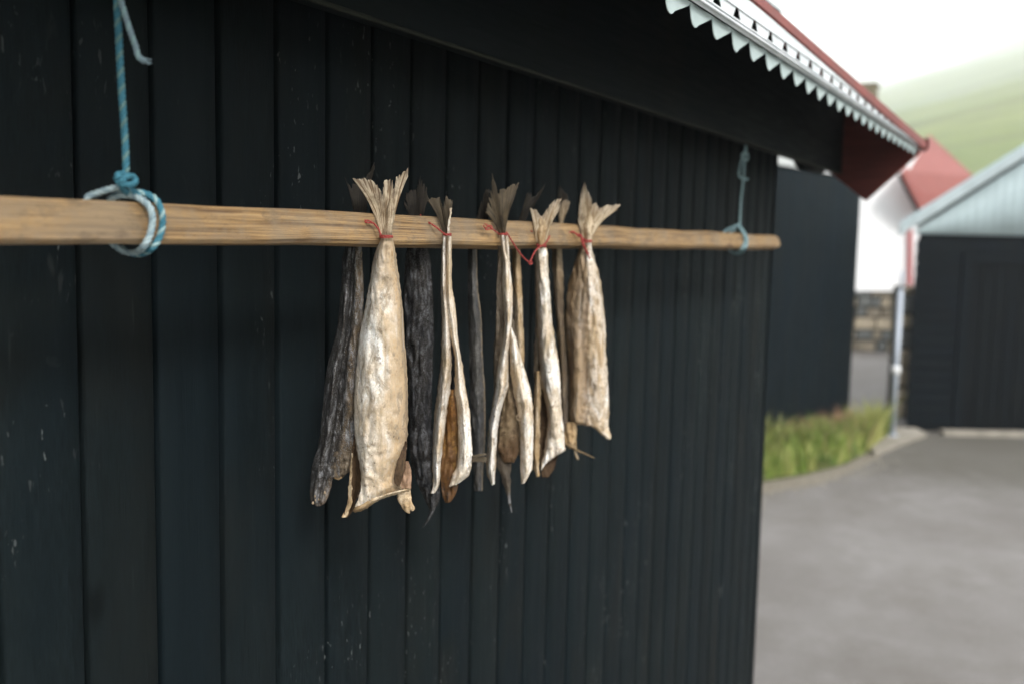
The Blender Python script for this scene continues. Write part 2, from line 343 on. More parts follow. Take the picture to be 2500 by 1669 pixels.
# ------------------------------------------------------------------ setting: ground, yard, verge, hillside
def ground_mat():
    q = N('worn_asphalt'); v = q.coord('Object'); a = q.noise(v, .8, 6, .6); b = q.noise(v, 5, 6); g = q.noise(v, 160, 4, .7)
    c = q.mix(q.ramp(a, [(.35, 0), (.65, 1)]), (.160, .146, .136), (.232, .218, .210))
    c = q.mix(q.ramp(b, [(.40, .35), (.62, 0)]), c, (.15, .14, .125))
    c = q.mix(q.ramp(g, [(.35, .6), (.55, 0)]), c, (.08, .078, .072))
    g2 = q.noise(v, 38, 5, .75); c = q.mix(q.ramp(g2, [(.58, 0), (.68, .5)]), c, (.26, .25, .235)); c = q.mix(q.ramp(q.noise(v, 1.1, 8, .75), [(.48, 0), (.62, .6)]), c, (.130, .118, .105))
    # darker apron in front of the far shed door
    sp = q.n('ShaderNodeVectorMath', operation='DISTANCE'); q.l(v, sp.inputs[0]); sp.inputs[1].default_value = (10.6, .35, 0)
    d = q.math('ADD', sp.outputs['Value'], q.math('MULTIPLY', q.math('SUBTRACT', b, .5), 1.4))
    c = q.mix(q.ramp(q.math('MULTIPLY', d, .25), [(.25, .75), (.56, 0)]), c, (.085, .078, .062))
    return q.done(c, .85, q.bump(g, .6, .004), .3)
GROUND = plain('meadow_soil', (.10, .12, .05), .95, .3, .4)
s = 3900
obj('ground', [(-s,-s,0),(s,-s,0),(s,s,0),(-s,s,0)], [(0,1,2,3)], GROUND, kind='structure')
ym = MB(); ym.box((-12, -14, -.05), (23, 12, .006)); ym.build('asphalt_yard', ground_mat(), kind='structure')
VG = [(1740,1215),(1800,1180),(1880,1168),(1960,1155),(2060,1130),(2120,1100),(2175,1060),(2160,1052),(2080,1045),(1990,1040),(1860,1050),(1740,1080)]
q = N('verge_soil'); v = q.coord(); verge_m = q.done(q.mix(q.noise(v, 9, 6), (.06, .055, .03), (.11, .14, .03)), .95, q.bump(q.noise(v, 40), .8, .02))
vp = [Pz(a, b, .03) for a, b in VG]; mb = MB(); mb.prism([(p.x, p.y, .007) for p in vp], Vector((0, 0, .03))); mb.build('verge', verge_m, kind='structure')
GM = [(1740,1262),(1800,1216),(1900,1196),(2000,1180),(2080,1150),(2150,1112),(2120,1100),(2060,1130),(1960,1155),(1880,1168),(1800,1180),(1740,1215)]
mb = MB(); mb.prism([(*Pz(a, b, .012).xy, .0065) for a, b in GM], Vector((0, 0, .006))); mb.build('gravel_margin', plain('tan_gravel', (.185, .162, .130), .95, .3, 30, .8), kind='structure')
CONC = plain('pale_concrete', (.26, .235, .195), .85, .2, 6)
mb = MB(); mb.prism([(*Pz(a, b, .02).xy, .008) for a, b in [(2135,1112),(2200,1085),(2262,1062),(2235,1048),(2165,1048),(2120,1085)]], Vector((0, 0, .04))); mb.build('concrete_pad', CONC, kind='structure')

def hill_h(a, b):
    n = noise.fractal(Vector((a*.006, b*.004, 3.1)), 1.0, 2.0, 5)
    n2 = noise.fractal(Vector((a*.03, b*.012, 8.1)), 1.0, 2.0, 4)
    t = a/b + .07
    base = .445 * t * b * (1 - (22/b)**.45) if t > 0 else t*b*.02
    if base > 230: base = 230 + 110*(1 - math.exp(-(base-230)/260))
    return max(-2.0, base + min(1, max(base, 0)/25) * (n*4*(1 + b/900) + n2*1.2)) - .3
hv, hf, nb, na = [], [], 120, 110
for i in range(nb):
    b = 30 * (3700/30)**(i/(nb-1))
    for j in range(na):
        a = -.5*b + (1.6*b)*(j/(na-1))
        p = FH*b + RH*a; hv.append((p.x, p.y, hill_h(a, b)))
for i in range(nb-1):
    for j in range(na-1): k = i*na+j; hf.append((k, k+1, k+na+1, k+na))
q = N('hill_grass'); v = q.coord('Object'); a_ = q.noise(v, .012, 6, .6, .6); b_ = q.noise(v, .09, 7, .65); c_ = q.noise(v, .9, 5)
cc = q.mix(q.ramp(a_, [(.35, 0), (.65, 1)]), (.115, .150, .055), (.175, .20, .078)); cc = q.mix(q.ramp(b_, [(.5, 0), (.7, .6)]), cc, (.10, .13, .06))
gl = q.noise(q.coord('Object', (.05, .012, .03)), 1.0, 8, .7, 1.0); cc = q.mix(q.ramp(gl, [(.50, 0), (.60, .7)]), cc, (.085, .095, .06)); cc = q.mix(q.ramp(c_, [(.55, 0), (.7, .35)]), cc, (.25, .23, .15)); HILLM = q.done(cc, .95, None, .1)
obj('hillside', hv, hf, HILLM, smooth=True, kind='structure')
q = N('damp_air'); q.t.nodes.remove(q.b); pv = q.n('ShaderNodeVolumePrincipled'); pv.inputs['Color'].default_value = (.96, .98, 1, 1); pv.inputs['Density'].default_value = .00125; pv.inputs['Anisotropy'].default_value = 0.1
q.l(pv.outputs['Volume'], q.t.nodes['Material Output'].inputs['Volume'])
mb = MB(); mb.box((-4100, -4100, -6), (4100, 4100, 375)); hz = mb.build('haze', q.m, kind='stuff')

# ------------------------------------------------------------------ the tarred boathouse
YW, XEND, PITCH = 1.10, 4.102, .1205
ROOF = thing('black_boathouse', 'black tarred boathouse with vertical board wall and deep eave over the fish pole', 'boathouse')
rb = R
def board_mesh(w, h, t, seed):
    r = random.Random(seed); v, f = [], []; nz = 8; ch = .0035
    prof = [(-w/2, t), (-w/2, ch), (-w/2+ch, 0), (-w/6, r.uniform(-.0006, .0006)), (w/6, r.uniform(-.0006, .0006)), (w/2-ch, 0), (w/2, ch), (w/2, t)]
    bow = r.uniform(-.0012, .0012)
    for i in range(nz+1):
        z = h*i/nz
        for x, y in prof: v.append((x + bow*math.sin(i/nz*3.1), y + bow*math.sin(i*1.3+seed), z))
    m = len(prof)
    for i in range(nz):
        for j in range(m-1): k = i*m+j; f.append((k, k+1, k+m+1, k+m))
    return v, f
k0 = -6
for k in range(k0, 28):
    x0 = .829 + PITCH*(k-1); x1 = min(x0+PITCH, XEND)
    if x1 - x0 < .03: continue
    gap = .0085 + rb.uniform(-.0015, .0025)
    w_ = (x1-x0) - gap
    v_, f_ = board_mesh(w_, 2.86, .022, k)
    o = obj('board', v_, f_, TAR, ROOF, True); o.location = ((x0+x1)/2, YW + rb.uniform(-.0012, .0012), .04 + rb.uniform(0, .02)); o.rotation_euler = (0, rb.uniform(-.0006, .0006), 0)
mb = MB(); mb.box((k0*PITCH+.5, YW+.0155, 0), (XEND-.004, YW+.06, 2.88)); mb.build('wall', VOID, ROOF)
mb = MB(); mb.box((XEND-.055, YW+.0605, .02), (XEND+.0, 5.4, 2.88)); mb.build('end_wall', TAR, ROOF)
mb = MB(); mb.box((XEND, YW-.004, .03), (XEND+.024, YW+.11, 2.88)); mb.build('corner_board', TAR, ROOF, bevel=.003)
# stone plinth
mb = MB(); mb.box((-.3, YW+.01, 0), (XEND-.02, YW+.30, .039)); mb.build('sill', CONC, ROOF)
YF, XB = .92, 4.50
ZA = H + .341*YF
# fascia: a wide board plus a thin lip along its lower edge
fx0 = 0.1
fm = MB(); n = 40
for i in range(n+1):
    x = fx0 + (XB-.004-fx0)*i/n; d = .0015*math.sin(i*.9) ; fm.v += [Vector((x, YF+d, ZA)), Vector((x, YF+d, ZA+.40)), Vector((x, YF+.026, ZA+.40)), Vector((x, YF+.026, ZA))]
for i in range(n):
    for j in range(4): k = i*4; fm.f.append((k+j, k+4+j, k+4+(j+1)%4, k+(j+1)%4)); fm.mi.append(0)
fm.f += [(0,1,2,3), (n*4+3, n*4+2, n*4+1, n*4)]; fm.mi += [0, 0]
fm.build('fascia', TARH, ROOF)
LIP = plain('mossy_board_edge', (.010, .012, .007), .8, .4, 20, .5)
mb = MB(); mb.box((fx0, YF-.007, ZA-.003), (XB-.006, YF-.001, ZA+.004)); mb.build('lip', LIP, ROOF, bevel=.0015)
# roof deck and corrugated sheet, 45 degrees down to the eave
YE, ZE = .60, H + .435
mb = MB(); dk = .74
pts = [(fx0, .66, (H+.485)), (XB+.02, .66, (H+.485)), (XB+.02, 3.2, (H+.485)+2.54*dk), (fx0, 3.2, (H+.485)+2.54*dk)]
mb.prism(pts, Vector((0, -.010, .018))); mb.build('roof_deck', VOID, ROOF)
REDM = plain('oxide_red_metal', (.20, .026, .020), .45, .18, 10, .25, .45)
REDW = plain('oxide_red_boards', (.105, .023, .018), .65, .3, 14, .5, .3, stretch=(1, .5, 4))
REDROOF = plain('faded_red_sheet', (.255, .068, .056), .6, .12, 5, .1, .3)
# white eave closure with tooth edge, folded ribs and a row of vent openings
q = N('galvanised_white'); v = q.coord('Object'); nn = q.noise(v, 12, 5); n2_ = q.noise(v, 90, 4)
WHITE = q.done(q.mix(q.ramp(nn, [(.35, 0), (.7, 1)]), (.62, .66, .68), (.80, .82, .84)), .45, q.bump(n2_, .15, .001), .4, .0)
q = N('comb_plastic_grey'); v = q.coord('Object'); COMB = q.done(q.mix(q.noise(v, 25, 5), (.27, .34, .335), (.42, .49, .48)), .5, None, .4)
TP = .1195
tooth_root = H + .690*YE; tip_z = H + .625*YE; x_first = Py(1500+430/2.936, 95/2.936, YE).x
for k in range(-5, 40):
    xc = x_first + TP*k
    if xc < .55 or xc > XB-.10: continue
    # each tooth: rounded tip, near flank steeper than the far one, folded back along its centre
    jz = R.uniform(-.0015, .0015); w2 = TP*.5
    rt = R.uniform(-.0015, .0015)
    P2 = [(-.015, tooth_root), (-.0165, tip_z+.009+jz), (-.0135, tip_z+.002+jz), (-.008, tip_z-.001+jz), (0, tip_z-.002+jz), (.009, tip_z+.001+jz), (.018, tip_z+.005), (.100, tooth_root-.006+rt), (.1045, tooth_root)]
    t = MB(); A = [Vector((xc+a, YE+.006+.006*(z-tip_z)/(tooth_root-tip_z), z)) for a, z in P2]; t.prism(A, Vector((0, .0016, 0)))
    t.build('tooth', COMB, ROOF)
def strip(name, z0, z1, y0, y1, mat, t=.0014):
    mb = MB(); mb.prism([(.3, y0, z0), (.3, y1, z1), (.3, y1+t, z1), (.3, y0+t, z0)], Vector((XB-.34, 0, 0))); return mb.build(name, mat, ROOF)
z_hole0, z_hole1 = H + .708*YE, H + .745*YE
strip('flashing', tooth_root-.002, z_hole0, YE+.003, YE-.002, WHITE)
mb = MB(); mb.tube([(.3, YE-.003, tooth_root+.004), (XB-.04, YE-.003, tooth_root+.004)], .0028, 8); mb.build('rib', WHITE, ROOF, True)
mb = MB(); mb.tube([(.3, YE-.005, z_hole0-.001), (XB-.04, YE-.005, z_hole0-.001)], .0022, 8); mb.build('rib', WHITE, ROOF, True)
vent = MB(); vx = x_first + .085 - 8*TP
while vx < XB-.10:                                   # web between the openings, ragged trapezoids
    hw = R.uniform(.024, .034); nx_ = vx + TP
    hw2 = .024
    vent.prism([(vx+hw, YE-.002, z_hole0), (nx_-hw2, YE-.002, z_hole0), (nx_-hw2*.35, YE-.003, z_hole1), (vx+hw*.25, YE-.003, z_hole1)], Vector((0, .0014, 0))); vx = nx_
vent.build('vent_web', WHITE, ROOF)
# upper flashing, its top follows the sagging red trim
def trimz(x): r_ = .826 - .075*min(1, max(0, (x-1.95*YE/.57)/2.35)); return H + r_*YE
us = MB(); n = 24
for i in range(n+1):
    x = .3 + (XB-.35)*i/n; zt = trimz(x) - .012
    us.v += [Vector((x, YE-.004, z_hole1-.0005)), Vector((x, YE-.004, max(zt, z_hole1+.001))), Vector((x, YE-.0055, max(zt, z_hole1+.001))), Vector((x, YE-.0055, z_hole1-.0005))]
for i in range(n):
    for j in range(4): k = i*4; us.f.append((k+j, k+4+j, k+4+(j+1)%4, k+(j+1)%4)); us.mi.append(0)
us.build('upper_flashing', WHITE, ROOF)
vv, ff = [], []; nx = 300
for i in range(nx+1):
    x = fx0 + (XB+.03-fx0)*i/nx; c = math.cos((x-.85)/.0381*math.pi)*.008
    for yy in (YE+.004, 3.2): vv.append((x, yy, trimz(x) - .008 + (yy-YE)*dk*1.02 + c*.7))
for i in range(nx): k = i*2; ff.append((k, k+2, k+3, k+1))
o = obj('roof_sheet', vv, ff, REDM, ROOF, True); m_ = o.modifiers.new('thick', 'SOLIDIFY'); m_.thickness = .0012
gt = MB(); n = 30
for i in range(n+1):
    x = .3 + (XB+.06-.3)*i/n; zt = trimz(x); th = .017 + .017*max(0, (x-2)/2.5)
    for a, b in ((0, 0), (0, -th), (.006, -th-.004), (.05, -th), (.05, .004), (.010, .006)): gt.v.append(Vector((x, YE-.010+a, zt+b)))
for i in range(n):
    for j in range(6): k = i*6; gt.f.append((k+j, k+6+j, k+6+(j+1)%6, k+(j+1)%6)); gt.mi.append(0)
gt.f += [(0,1,2,3,4,5), tuple(n*6+j for j in range(6))[::-1]]; gt.mi += [0, 0]
gt.build('eave_trim', REDM, ROOF)
mb = MB(); zt = trimz(XB+.06); mb.prism([(XB+.0605, YE-.016, zt+.010), (XB+.0605, YE+.055, zt+.012), (XB+.0605, YE+.05, zt-.036), (XB+.0605, YE-.005, zt-.042), (XB+.0605, YE-.016, zt-.03)], Vector((.02, 0, 0))); mb.build('end_cap', VOID, ROOF)
# verge board at the far gable: square cut end, follows the roof pitch
c0 = Px(*[c*2500/2349 for c in (1985, 462)], XB); c1 = Px(*[c*2500/2349 for c in (2110, 350)], XB)
up = Vector((0, 1.0, .80))
mb = MB(); mb.prism([c0, c1, c1+up, c0+up], Vector((.028, 0, 0))); mb.build('verge_board', REDW, ROOF, bevel=.003)
# rounded purlin tail under the overhang
pc = Px(1986, 402, 4.33)
mb = MB(); mb.tube([(XEND+.03, pc.y, pc.z+.004), (4.44, pc.y, pc.z+.004)], .036, 18); mb.build('purlin_end', TARH, ROOF, True)

# ------------------------------------------------------------------ pole
def pole():
    n, v, f = 90, [], []; x0, x1 = .1, 3.515
    for i in range(n+1):
        t = i/n; x = x0 + (x1-x0)*t; tw = math.radians(-2 - 15*min(1, max(0, (x-.75)/.7)))
        ee = 1.0
        e = x1 - x
        if e < .012: ee = .80 + .2*math.sqrt(max(0, e/.012))
        hy, hz_, ch = .0175*ee, .0232*ee*(1+.02*math.sin(x*5)), .005
        if x > 2.4: hz_ *= 1 - .05*(x-2.4)
        wob = .0009*math.sin(x*7.3) + .0006*math.sin(x*19)
        for a, b in ((-hy, -hz_+ch), (-hy, -hz_/3), (-hy, hz_/3), (-hy, hz_-ch), (-hy+ch, hz_), (hy-ch, hz_), (hy, hz_-ch), (hy, -hz_+ch), (hy-ch, -hz_), (-hy+ch, -hz_)):
            a2 = a*math.cos(tw) - b*math.sin(tw); b2 = a*math.sin(tw) + b*math.cos(tw)
            jit = noise.noise(Vector((x*14, a*60, b*60)))*.0007
            v.append((x, .929 + a2 + jit, H + .0095 + b2 + wob + jit))
    m = 10
    for i in range(n):
        for j in range(m): k = i*m; f.append((k+j, k+m+j, k+m+(j+1) % m, k+(j+1) % m))
    f += [tuple(range(m)), tuple(n*m+j for j in range(m))[::-1]]
    o = obj('hanging_pole', v, f, POLE, label='weathered square pine pole slung level along the black wall, fish hung over its middle', cat='pole')
    bm = bmesh.new(); bm.from_mesh(o.data); bmesh.ops.recalc_face_normals(bm, faces=bm.faces); bm.to_mesh(o.data); bm.free()
pole()

# ------------------------------------------------------------------ ropes and twines
def dense(pts, step):
    L = sum((pts[i+1]-pts[i]).length for i in range(len(pts)-1)); return spline(pts, max(4, int(L/step)))
def laid(path, r, mats_idx, pitch, mb, seg=6, strands=3, step=None):
    p = dense([Vector(a) for a in path], step or pitch/10); n = len(p); t0 = (p[1]-p[0]).normalized(); up = t0.orthogonal().normalized()
    fr, s_ = [], 0
    for i in range(n):
        t = (p[min(i+1, n-1)]-p[max(i-1, 0)]).normalized(); up = (up - t*up.dot(t)).normalized()
        if i: s_ += (p[i]-p[i-1]).length
        fr.append((p[i], up.copy(), t.cross(up), s_))
    rs = r*.52
    for k in range(strands):
        ph = 2*math.pi*k/strands
        mb.tube([c + (u*math.cos(ph + s_*2*math.pi/pitch) + b*math.sin(ph + s_*2*math.pi/pitch))*(r-rs) for c, u, b, s_ in fr], rs, seg, mats_idx[k])
def rope_part(name, path, r, mats, root, pitch=None, idx=(0, 1, 2)):
    mb = MB(); laid(path, r, idx, pitch or r*4.3, mb); return mb.build(name, mats, root, True)
lr = thing('blue_rope', 'blue three-strand rope knotted around the near left end of the pole', 'rope')
MS = [R_BLUE, R_BLUE, R_YEL]
rr = .0042
top = Py(286, 0, .929)
rope_part('hanging_line', [Vector((top.x-.012, .935, H + .70)), Py(282,-120,.933), Py(286,0,.929), Py(290,89,.928), Py(297,223,.927), Py(306,357,.926), Py(308,436,.925)], rr, MS, lr)
rope_part('loose_end', [Py(284,-60,.930), Py(295,0,.922), Py(303,30,.919), Py(312,58,.917), Py(323,92,.915), Py(331,114,.914), Py(335,132,.913), Py(342,143,.912), Py(352,149,.911)], rr*.85, [R_LILAC, R_TEAL, R_LILAC], lr)
mb = MB(); e0 = Py(340,141,.913); e1 = Py(360,152,.911)
for k in range(9): mb.tube([e0 + Vector((R.uniform(-.002,.002), 0, R.uniform(-.002,.002))), e1 + Vector((R.uniform(-.004,.006), R.uniform(-.003,.003), R.uniform(-.005,.004)))], .0011, 4)
mb.build('frayed_tip', R_LILAC, lr, True)
rope_part('knot', [Py(303,424,.918), Py(289,428,.908), Py(286,440,.912), Py(300,449,.905), Py(320,452,.902), Py(331,443,.908), Py(324,432,.912), Py(308,433,.902), Py(296,442,.905), Py(300,462,.912), Py(311,470,.915)], rr*.95, [R_BLUE]*3, lr)
rope_part('loop', [Py(305,455,.915), Py(290,458,.922), Py(262,464,.935), Py(232,474,.948), Py(212,486,.955), Py(222,520,.958), Py(260,580,.957), Py(300,612,.950), Py(333,615,.930), Py(352,600,.9045), Py(366,574,.9005), Py(372,540,.9000), Py(368,512,.9010), Py(352,492,.907), Py(330,480,.917), Py(309,476,.921), Py(290,478,.930), Py(268,486,.945)], rr, [R_PALE, R_LILAC, R_PALE], lr)
rope_part('loop', [Py(308,462,.918), Py(330,470,.917), Py(356,474,.914), Py(380,488,.906), Py(393,512,.9015), Py(397,545,.9005), Py(389,580,.901), Py(372,604,.905), Py(350,618,.925), Py(320,618,.948), Py(290,600,.957), Py(270,560,.958), Py(262,520,.956), Py(272,487,.948), Py(298,472,.928)], rr, [R_BLUE, R_TEAL, R_BLUE], lr)
rr2 = thing('teal_rope', 'thin faded teal rope holding up the far right end of the pole', 'rope')
TS = [R_TEAL, R_TEAL, R_LILAC]
rope_part('hanging_line', [Py(1822,300,.945), Py(1821,355,.940), Py(1818,383,.937), Py(1815,436,.934), Py(1809,488,.932), Py(1806,544,.930), Py(1806,556,.930)], .0042, TS, rr2)
rope_part('knot', [Py(1822,372,.93), Py(1812,376,.925), Py(1812,388,.925), Py(1823,392,.922), Py(1826,380,.925), Py(1817,374,.922), Py(1812,384,.93), Py(1806,410,.93), Py(1804,428,.928), Py(1812,437,.922), Py(1826,438,.92)], .0036, TS, rr2)
rope_part('loop', [Py(1807,548,.925), Py(1797,552,.930), Py(1778,560,.942), Py(1764,572,.952), Py(1764,590,.955), Py(1780,610,.952), Py(1797,618,.93), Py(1810,608,.907), Py(1818,594,.904), Py(1818,578,.906), Py(1812,566,.916), Py(1804,556,.922)], .0042, [R_PALE, R_TEAL, R_BLUE], rr2)
rope_part('loop', [Py(1806,552,.922), Py(1816,566,.914), Py(1823,580,.905), Py(1824,594,.904), Py(1818,608,.906), Py(1806,619,.93), Py(1788,616,.952), Py(1772,598,.955), Py(1775,575,.952), Py(1795,560,.935)], .0040, [R_BLUE, R_TEAL, R_PALE], rr2)

def twine(label, runs, r=.0014, mats=None, group='red twines tying the fish tails'):
    root = thing('red_twine', label, 'twine', group)
    for nm, path in runs:
        mb = MB(); laid(path, r, (0, 1), r*7, mb, 6, 2, r*.9); mb.build(nm, mats or [R_RED, R_RED2], root, True)
    return root
def ring(px, py, w, y, h=2.5, n=14, turns=1.0, dep=.012):
    c = Py(px, py, y); sc_ = (c-EYE).dot(cam_fwd)/FPX; out = []
    for i in range(int(n*turns)+1):
        a = 2*math.pi*i/n; out.append(c + RH*(math.cos(a)*w*sc_) - FH*(math.sin(a)*dep) + Vector((0, 0, sc_*h*math.sin(a*.5+px))))
    return out

# ------------------------------------------------------------------ dried fish
def patch(name, rows, anchor, mat, root, nu=22, nv=60, wr=1.6, thick=1.6, seed=0, edge=1.7, kind=None):
    """skin sheet through surveyed cross rows; each row is (py, [(px, depth_mm) ...]) or a list of (px, py, depth_mm)"""
    wr *= 1.4; rr_ = []
    for r in rows:
        rr_.append([(x, r[0], d) for x, d in r[1]] if isinstance(r, tuple) else list(r))
    m = len(rr_[0]); cols = []
    for j in range(m): cols.append(spline([Vector(rr_[i][j]) for i in range(len(rr_))], nv))
    v, uv, f = [], [], []
    for i in range(nv):
        line = spline([cols[j][i] for j in range(m)], nu) if m > 2 else [cols[0][i].lerp(cols[1][i], t/(nu-1)) for t in range(nu)]
        for j, p in enumerate(line):
            u = j/(nu-1); t = i/(nv-1)
            q_ = Vector((p.x*.035+seed*7.7, p.y*.012, seed*3.1))
            d = noise.fractal(q_, 1, 2, 4)*wr*1.3 + noise.noise(Vector((p.x*.16+seed, p.y*.045, seed)))*wr*.55 + noise.noise(Vector((p.x*.3, p.y*.3, seed)))*wr*.22
            d -= abs(noise.noise(Vector((p.x*.075+seed*3, p.y*.018, 4))))*wr*2.6 + abs(noise.noise(Vector((p.x*.03, p.y*.05+seed, 9))))*wr*1.2 - wr*.9
            ex = 0
            if j in (0, nu-1): ex = (noise.fractal(Vector((seed*5+j, p.y*.06, 0)), 1, 2, 4)*1.8 + noise.noise(Vector((seed*5+j, p.y*.4, 3)))*.6)*edge
            v.append(Pn(p.x+ex, p.y + (noise.noise(Vector((p.x*.25, seed, i)))*edge*2.5 if i == nv-1 else 0), anchor, p.z + d)); uv.append((u, t))
    for i in range(nv-1):
        for j in range(nu-1): k = i*nu+j; f.append((k, k+nu, k+nu+1, k+1))
    o = obj(name, v, f, mat, root, True, uv=uv)
    m_ = o.modifiers.new('thick', 'SOLIDIFY'); m_.thickness = thick*.0006; m_.offset = -1
    return o
def fan(name, base, outline, anchor, mat, root, nu=None, nv=22, d0=3, d1=8, seed=0, rag=3.0, sides=None, curl=6, ridge=.9):
    """tail fin: rays run from the tied stalk to a ragged edge"""
    nu = nu or 72
    (bx0, by0), (bx1, by1) = base; L = [0]
    for i in range(len(outline)-1): L.append(L[-1] + math.dist(outline[i], outline[i+1]))
    def at(u):
        s_ = u*L[-1]
        for i in range(len(L)-1):
            if s_ <= L[i+1]+1e-6:
                t = (s_-L[i])/max(1e-6, L[i+1]-L[i]); return (outline[i][0]*(1-t)+outline[i+1][0]*t, outline[i][1]*(1-t)+outline[i+1][1]*t)
        return outline[-1]
    r_ = random.Random(seed+99); v, uv, f = [], [], []
    jit = [r_.gauss(0, rag*1.5)*(.4 + .9*abs(noise.noise(Vector((k*.22, seed, 0))))) for k in range(nu)]
    j0 = 4
    while j0 < nu-3:
        if r_.random() < .5:
            dpt = r_.uniform(.12, .42); wd = r_.choice((1, 1, 2))
            for q_ in range(wd):
                if j0+q_ < nu: jit[j0+q_] -= dpt*60
        j0 += r_.randint(3, 9)
    for j in range(nu):
        u = j/(nu-1); tx, ty = at(u); bx = bx0+(bx1-bx0)*u; by = by0+(by1-by0)*u
        ln = math.dist((tx, ty), (bx, by)) or 1; ex = 1 + jit[j]/ln
        for i in range(nv):
            t = i/(nv-1); tt = t*(1 + (ex-1)*max(0, (t-.45)/.55))
            # rays leave the stalk bunched and bend outward
            b_ = tt + .10*math.sin(math.pi*min(1, tt))*(1 if abs(u-.5) > .0 else 0)
            x = bx + (tx-bx)*(tt - .10*math.sin(math.pi*min(tt, 1))*(abs(u-.5)*2)); y = by + (ty-by)*(tt + .05*math.sin(math.pi*min(tt, 1))*(abs(u-.5)*2))
            d = d0 + (d1-d0)*t + ridge*(1 if j % 2 else -1)*min(1, t*2.2) + curl*noise.noise(Vector((u*2.3+seed, t*1.1, seed))) + 2*noise.noise(Vector((u*9+seed, t*2.5, 1)))
            v.append(Pn(x, y, anchor, d)); uv.append((u, t))
    for j in range(nu-1):
        for i in range(nv-1): k = j*nv+i; f.append((k, k+1, k+nv+1, k+nv))
    o = obj(name, v, f, mat, root, True, uv=uv); m_ = o.modifiers.new('thick', 'SOLIDIFY'); m_.thickness = .0007
    return o
FG = 'split dried fish hung in front of the pole'; BG = 'dried fish hung behind the pole'
YFR, YBK = .902, .957

# -- the big cream fish, nearest the lens
A = Py(942, 578, YFR)
r1 = thing('dried_fish', 'broad cream dried fish with ribbed fan tail, largest of the row, back turned to us', 'dried fish', FG)
fan('tail', ((930,574),(956,572)), [(861,437),(872,436),(884,438),(897,438),(908,441),(919,451),(928,463),(934,474),(937,452),(938,437),(947,440),(957,438),(960,452),(965,473),(967,450),(967,433),(975,427),(984,421),(991,417),(996,412),(997,430)], A, FIN_PALE, r1, nu=96, nv=26, d0=4, d1=14, seed=1, rag=2.2, curl=10, ridge=.55)
patch('tail_root', [(484,[(952,14),(954,17),(956,17),(958,14)]), (515,[(944,10),(948,16),(955,17),(962,10)]), (545,[(940,6),(945,13),(953,14),(960,6)]), (565,[(932,0),(938,9),(950,11),(958,2)]), (578,[(930,-4),(936,6),(948,8),(956,-2)])], A, FIN_PALE, r1, 16, 20, 1.2, 1.5, seed=2)
BIG = [
 (578,[(931,-8),(934,2),(943,8),(952,4),(957,-6)]),
 (600,[(921,-12),(930,4),(943,12),(958,6),(963,-8)]),
 (640,[(910,-20),(920,2),(943,14),(961,8),(969,-12)]),
 (690,[(902,-24),(916,4),(944,18),(967,8),(976,-14)]),
 (760,[(889,-28),(908,6),(944,22),(974,10),(984,-18)]),
 (830,[(876,-30),(900,8),(940,26),(976,12),(988,-20)]),
 (900,[(869,-30),(894,8),(938,28),(978,12),(994,-22)]),
 (980,[(864,-28),(890,8),(936,28),(980,12),(996,-22)]),
 (1060,[(866,-24),(888,8),(934,26),(978,10),(995,-20)]),
 (1105,[(872,-16),(890,8),(932,22),(972,8),(990,-14)]),
 (1150,[(880,-6),(894,8),(930,16),(962,6),(982,-4)]),
 [(880,1190,2),(894,1186,10),(930,1176,12),(962,1172,8),(980,1172,2)],
 [(876,1212,6),(892,1208,14),(926,1195,18),(954,1188,12),(978,1184,4)],
 [(866,1236,8),(884,1232,10),(916,1214,12),(950,1205,6),(984,1198,-2)]]
BIG = [(r_[0], [(x, d*.55 if k == 0 else d+9 if k == 1 else d+2 if k == 2 else d) for k, (x, d) in enumerate(r_[1])]) if isinstance(r_, tuple) else r_ for r_ in BIG]
patch('body', BIG, A, F_BIG, r1, 34, 110, 2.2, 2.0, seed=3)
patch('lower_lip', [[(866,1236,9),(882,1231,13),(914,1213,16),(948,1203,12),(990,1192,2)],[(863,1246,6),(884,1240,12),(920,1218,15),(952,1206,10),(996,1194,2)],[(866,1250,-2),(890,1243,0),(924,1221,2),(954,1210,0),(1000,1198,-4)]], A, F_CREAM2, r1, 40, 10, 1.0, 1.5, seed=4)
patch('nape_flap', [(1062,[(866,-20),(871,-18),(876,-12)]),(1105,[(858,-26),(868,-24),(878,-8)]),(1150,[(856,-26),(868,-26),(880,-6)]),(1190,[(852,-22),(866,-24),(879,-4)]),(1220,[(850,-16),(860,-20),(868,-4)]),(1245,[(843,-12),(852,-14),(860,-6)]),(1262,[(835,-10),(842,-11),(848,-9)])], A, F_SHADE, r1, 12, 50, 1.6, 1.6, seed=5)
patch('nape_edge', [(1105,[(857,-20),(860,-16)]),(1150,[(854,-18),(859,-14)]),(1190,[(850,-14),(858,-10)]),(1225,[(848,-12),(859,-6)]),(1248,[(840,-10),(852,-6)]),(1262,[(834,-8),(843,-7)])], A, F_CREAM2, r1, 6, 40, 1.0, 1.2, seed=6)
patch('pectoral_fin', [(1076,[(990,-2),(993,2)]),(1105,[(978,8),(992,6)]),(1135,[(968,16),(989,10)]),(1165,[(962,20),(983,12)]),(1185,[(969,16),(976,10)])], A, F_SHADE, r1, 10, 36, .8, .9, seed=7)
patch('gill_flap', [(1125,[(990,-10),(996,-6)]),(1150,[(984,-10),(1004,-4)]),(1172,[(978,-8),(1005,-2)]),(1192,[(968,-8),(1002,-2)])], A, fish_skin('gill_skin_pink', (.56, .36, .26), (.42, .27, .17), DK, .5, .62), r1, 12, 22, 2.0, 1.5, seed=8)
